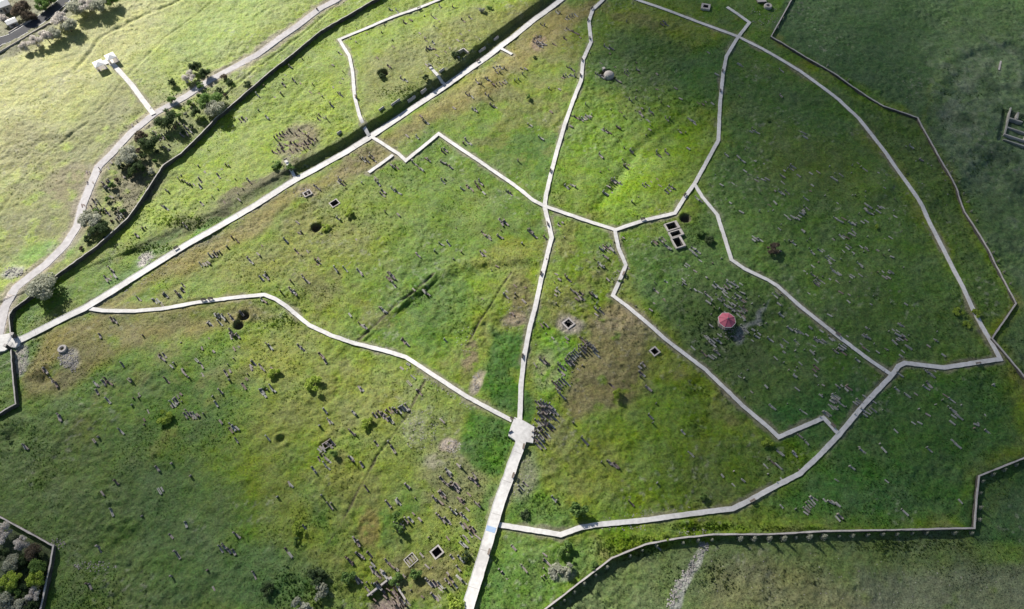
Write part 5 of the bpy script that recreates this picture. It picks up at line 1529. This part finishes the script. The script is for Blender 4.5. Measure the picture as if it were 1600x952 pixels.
sc_ = r.uniform(.08, .22, nT) * (1 + .5 * (fbm(tx, ty, 14, 2, 621) > .15)) * (1 + .55 * wz)
K = 4
V = np.zeros((nT, K, 3, 3))
for k in range(K):
    a = r.uniform(0, 6.283, nT); b = a + r.uniform(1.8, 2.6, nT); e = r.uniform(.25, .8, nT)
    V[:, k, 0] = np.column_stack([tx + sc_ * .8 * np.cos(a), ty + sc_ * .8 * np.sin(a), tz - .03])
    V[:, k, 1] = np.column_stack([tx + sc_ * .8 * np.cos(b), ty + sc_ * .8 * np.sin(b), tz - .03])
    V[:, k, 2] = np.column_stack([tx + sc_ * e * np.cos((a + b) / 2) * .7, ty + sc_ * e * np.sin((a + b) / 2) * .7, tz + sc_ * r.uniform(.35, .85, nT)])
V = V.reshape(-1, 3)
tone = (r.uniform(.95, 1.7, (nT, 1)) * tc * np.array([1.0, 1.06, 1.0]))
m = bpy.data.meshes.new("grass")
m.vertices.add(len(V)); m.vertices.foreach_set("co", V.ravel()); nf = nT * K
m.loops.add(nf * 3); m.loops.foreach_set("vertex_index", np.arange(nf * 3, dtype=np.int32))
m.polygons.add(nf); m.polygons.foreach_set("loop_start", (np.arange(nf) * 3).astype(np.int32)); m.polygons.foreach_set("loop_total", np.full(nf, 3, np.int32))
m.update(calc_edges=True)
a_ = m.attributes.new("tint", 'FLOAT_COLOR', 'POINT')
a_.data.foreach_set("color", np.column_stack([np.repeat(np.clip(tone, 0, 1), K * 3, 0), np.ones(nf * 3)]).ravel())
m.materials.append(M['blade'])
o = bpy.data.objects.new("grass", m); COL.objects.link(o)
tag(o, "rough tussocky grass covering the whole cemetery field", "grass", kind="stuff")

# ------------------------------------------------------------------ clouds high towards the sun
cm_ = bpy.data.materials.new("cloud"); t_ = (setattr(cm_, 'use_nodes', True), cm_.node_tree)[1]
for n_ in list(t_.nodes):
    if n_.type != 'OUTPUT_MATERIAL': t_.nodes.remove(n_)
out = t_.nodes[0]
pvn = t_.nodes.new("ShaderNodeVolumePrincipled"); pvn.inputs['Density'].default_value = .0115; pvn.inputs['Color'].default_value = (.95, .96, 1, 1); pvn.inputs['Anisotropy'].default_value = .6
t_.links.new(pvn.outputs[0], out.inputs['Volume'])
CL = [  # ground point the shadow falls on (photo), half sizes m, thickness factor
 (1400,110,115,90,1.25),(1480,430,85,110,1.2),(1400,690,110,52,1.2),(1050,45,50,40,1.9),(120,880,100,62,1.15),(1110,600,34,60,.6),
]
import bmesh
for k, (px, py, ax_, by_, tk) in enumerate(CL):
    g = flat(px, py)
    alt = 1400 + 160 * k
    c = Vector((g[0], g[1], 0)) + SUN_DIR * (alt / SUN_DIR.z)
    bm = bmesh.new(); bmesh.ops.create_icosphere(bm, subdivisions=5, radius=1)
    P_ = np.array([v.co[:] for v in bm.verts])
    th = 20 * tk
    nz = 1 + .28 * fbm(P_[:, 0] * 2 + k * 9 + P_[:, 2], P_[:, 1] * 2 + P_[:, 2] * .7, 1.0, 4, 700 + k)
    for v, q_ in zip(bm.verts, nz): v.co = Vector((v.co.x * ax_ * q_, v.co.y * by_ * q_, v.co.z * th * q_))
    me_ = bpy.data.meshes.new("cloud"); bm.to_mesh(me_); bm.free(); me_.materials.append(cm_)
    o = bpy.data.objects.new("cloud", me_); COL.objects.link(o); o.location = c
    tag(o, kind="structure")
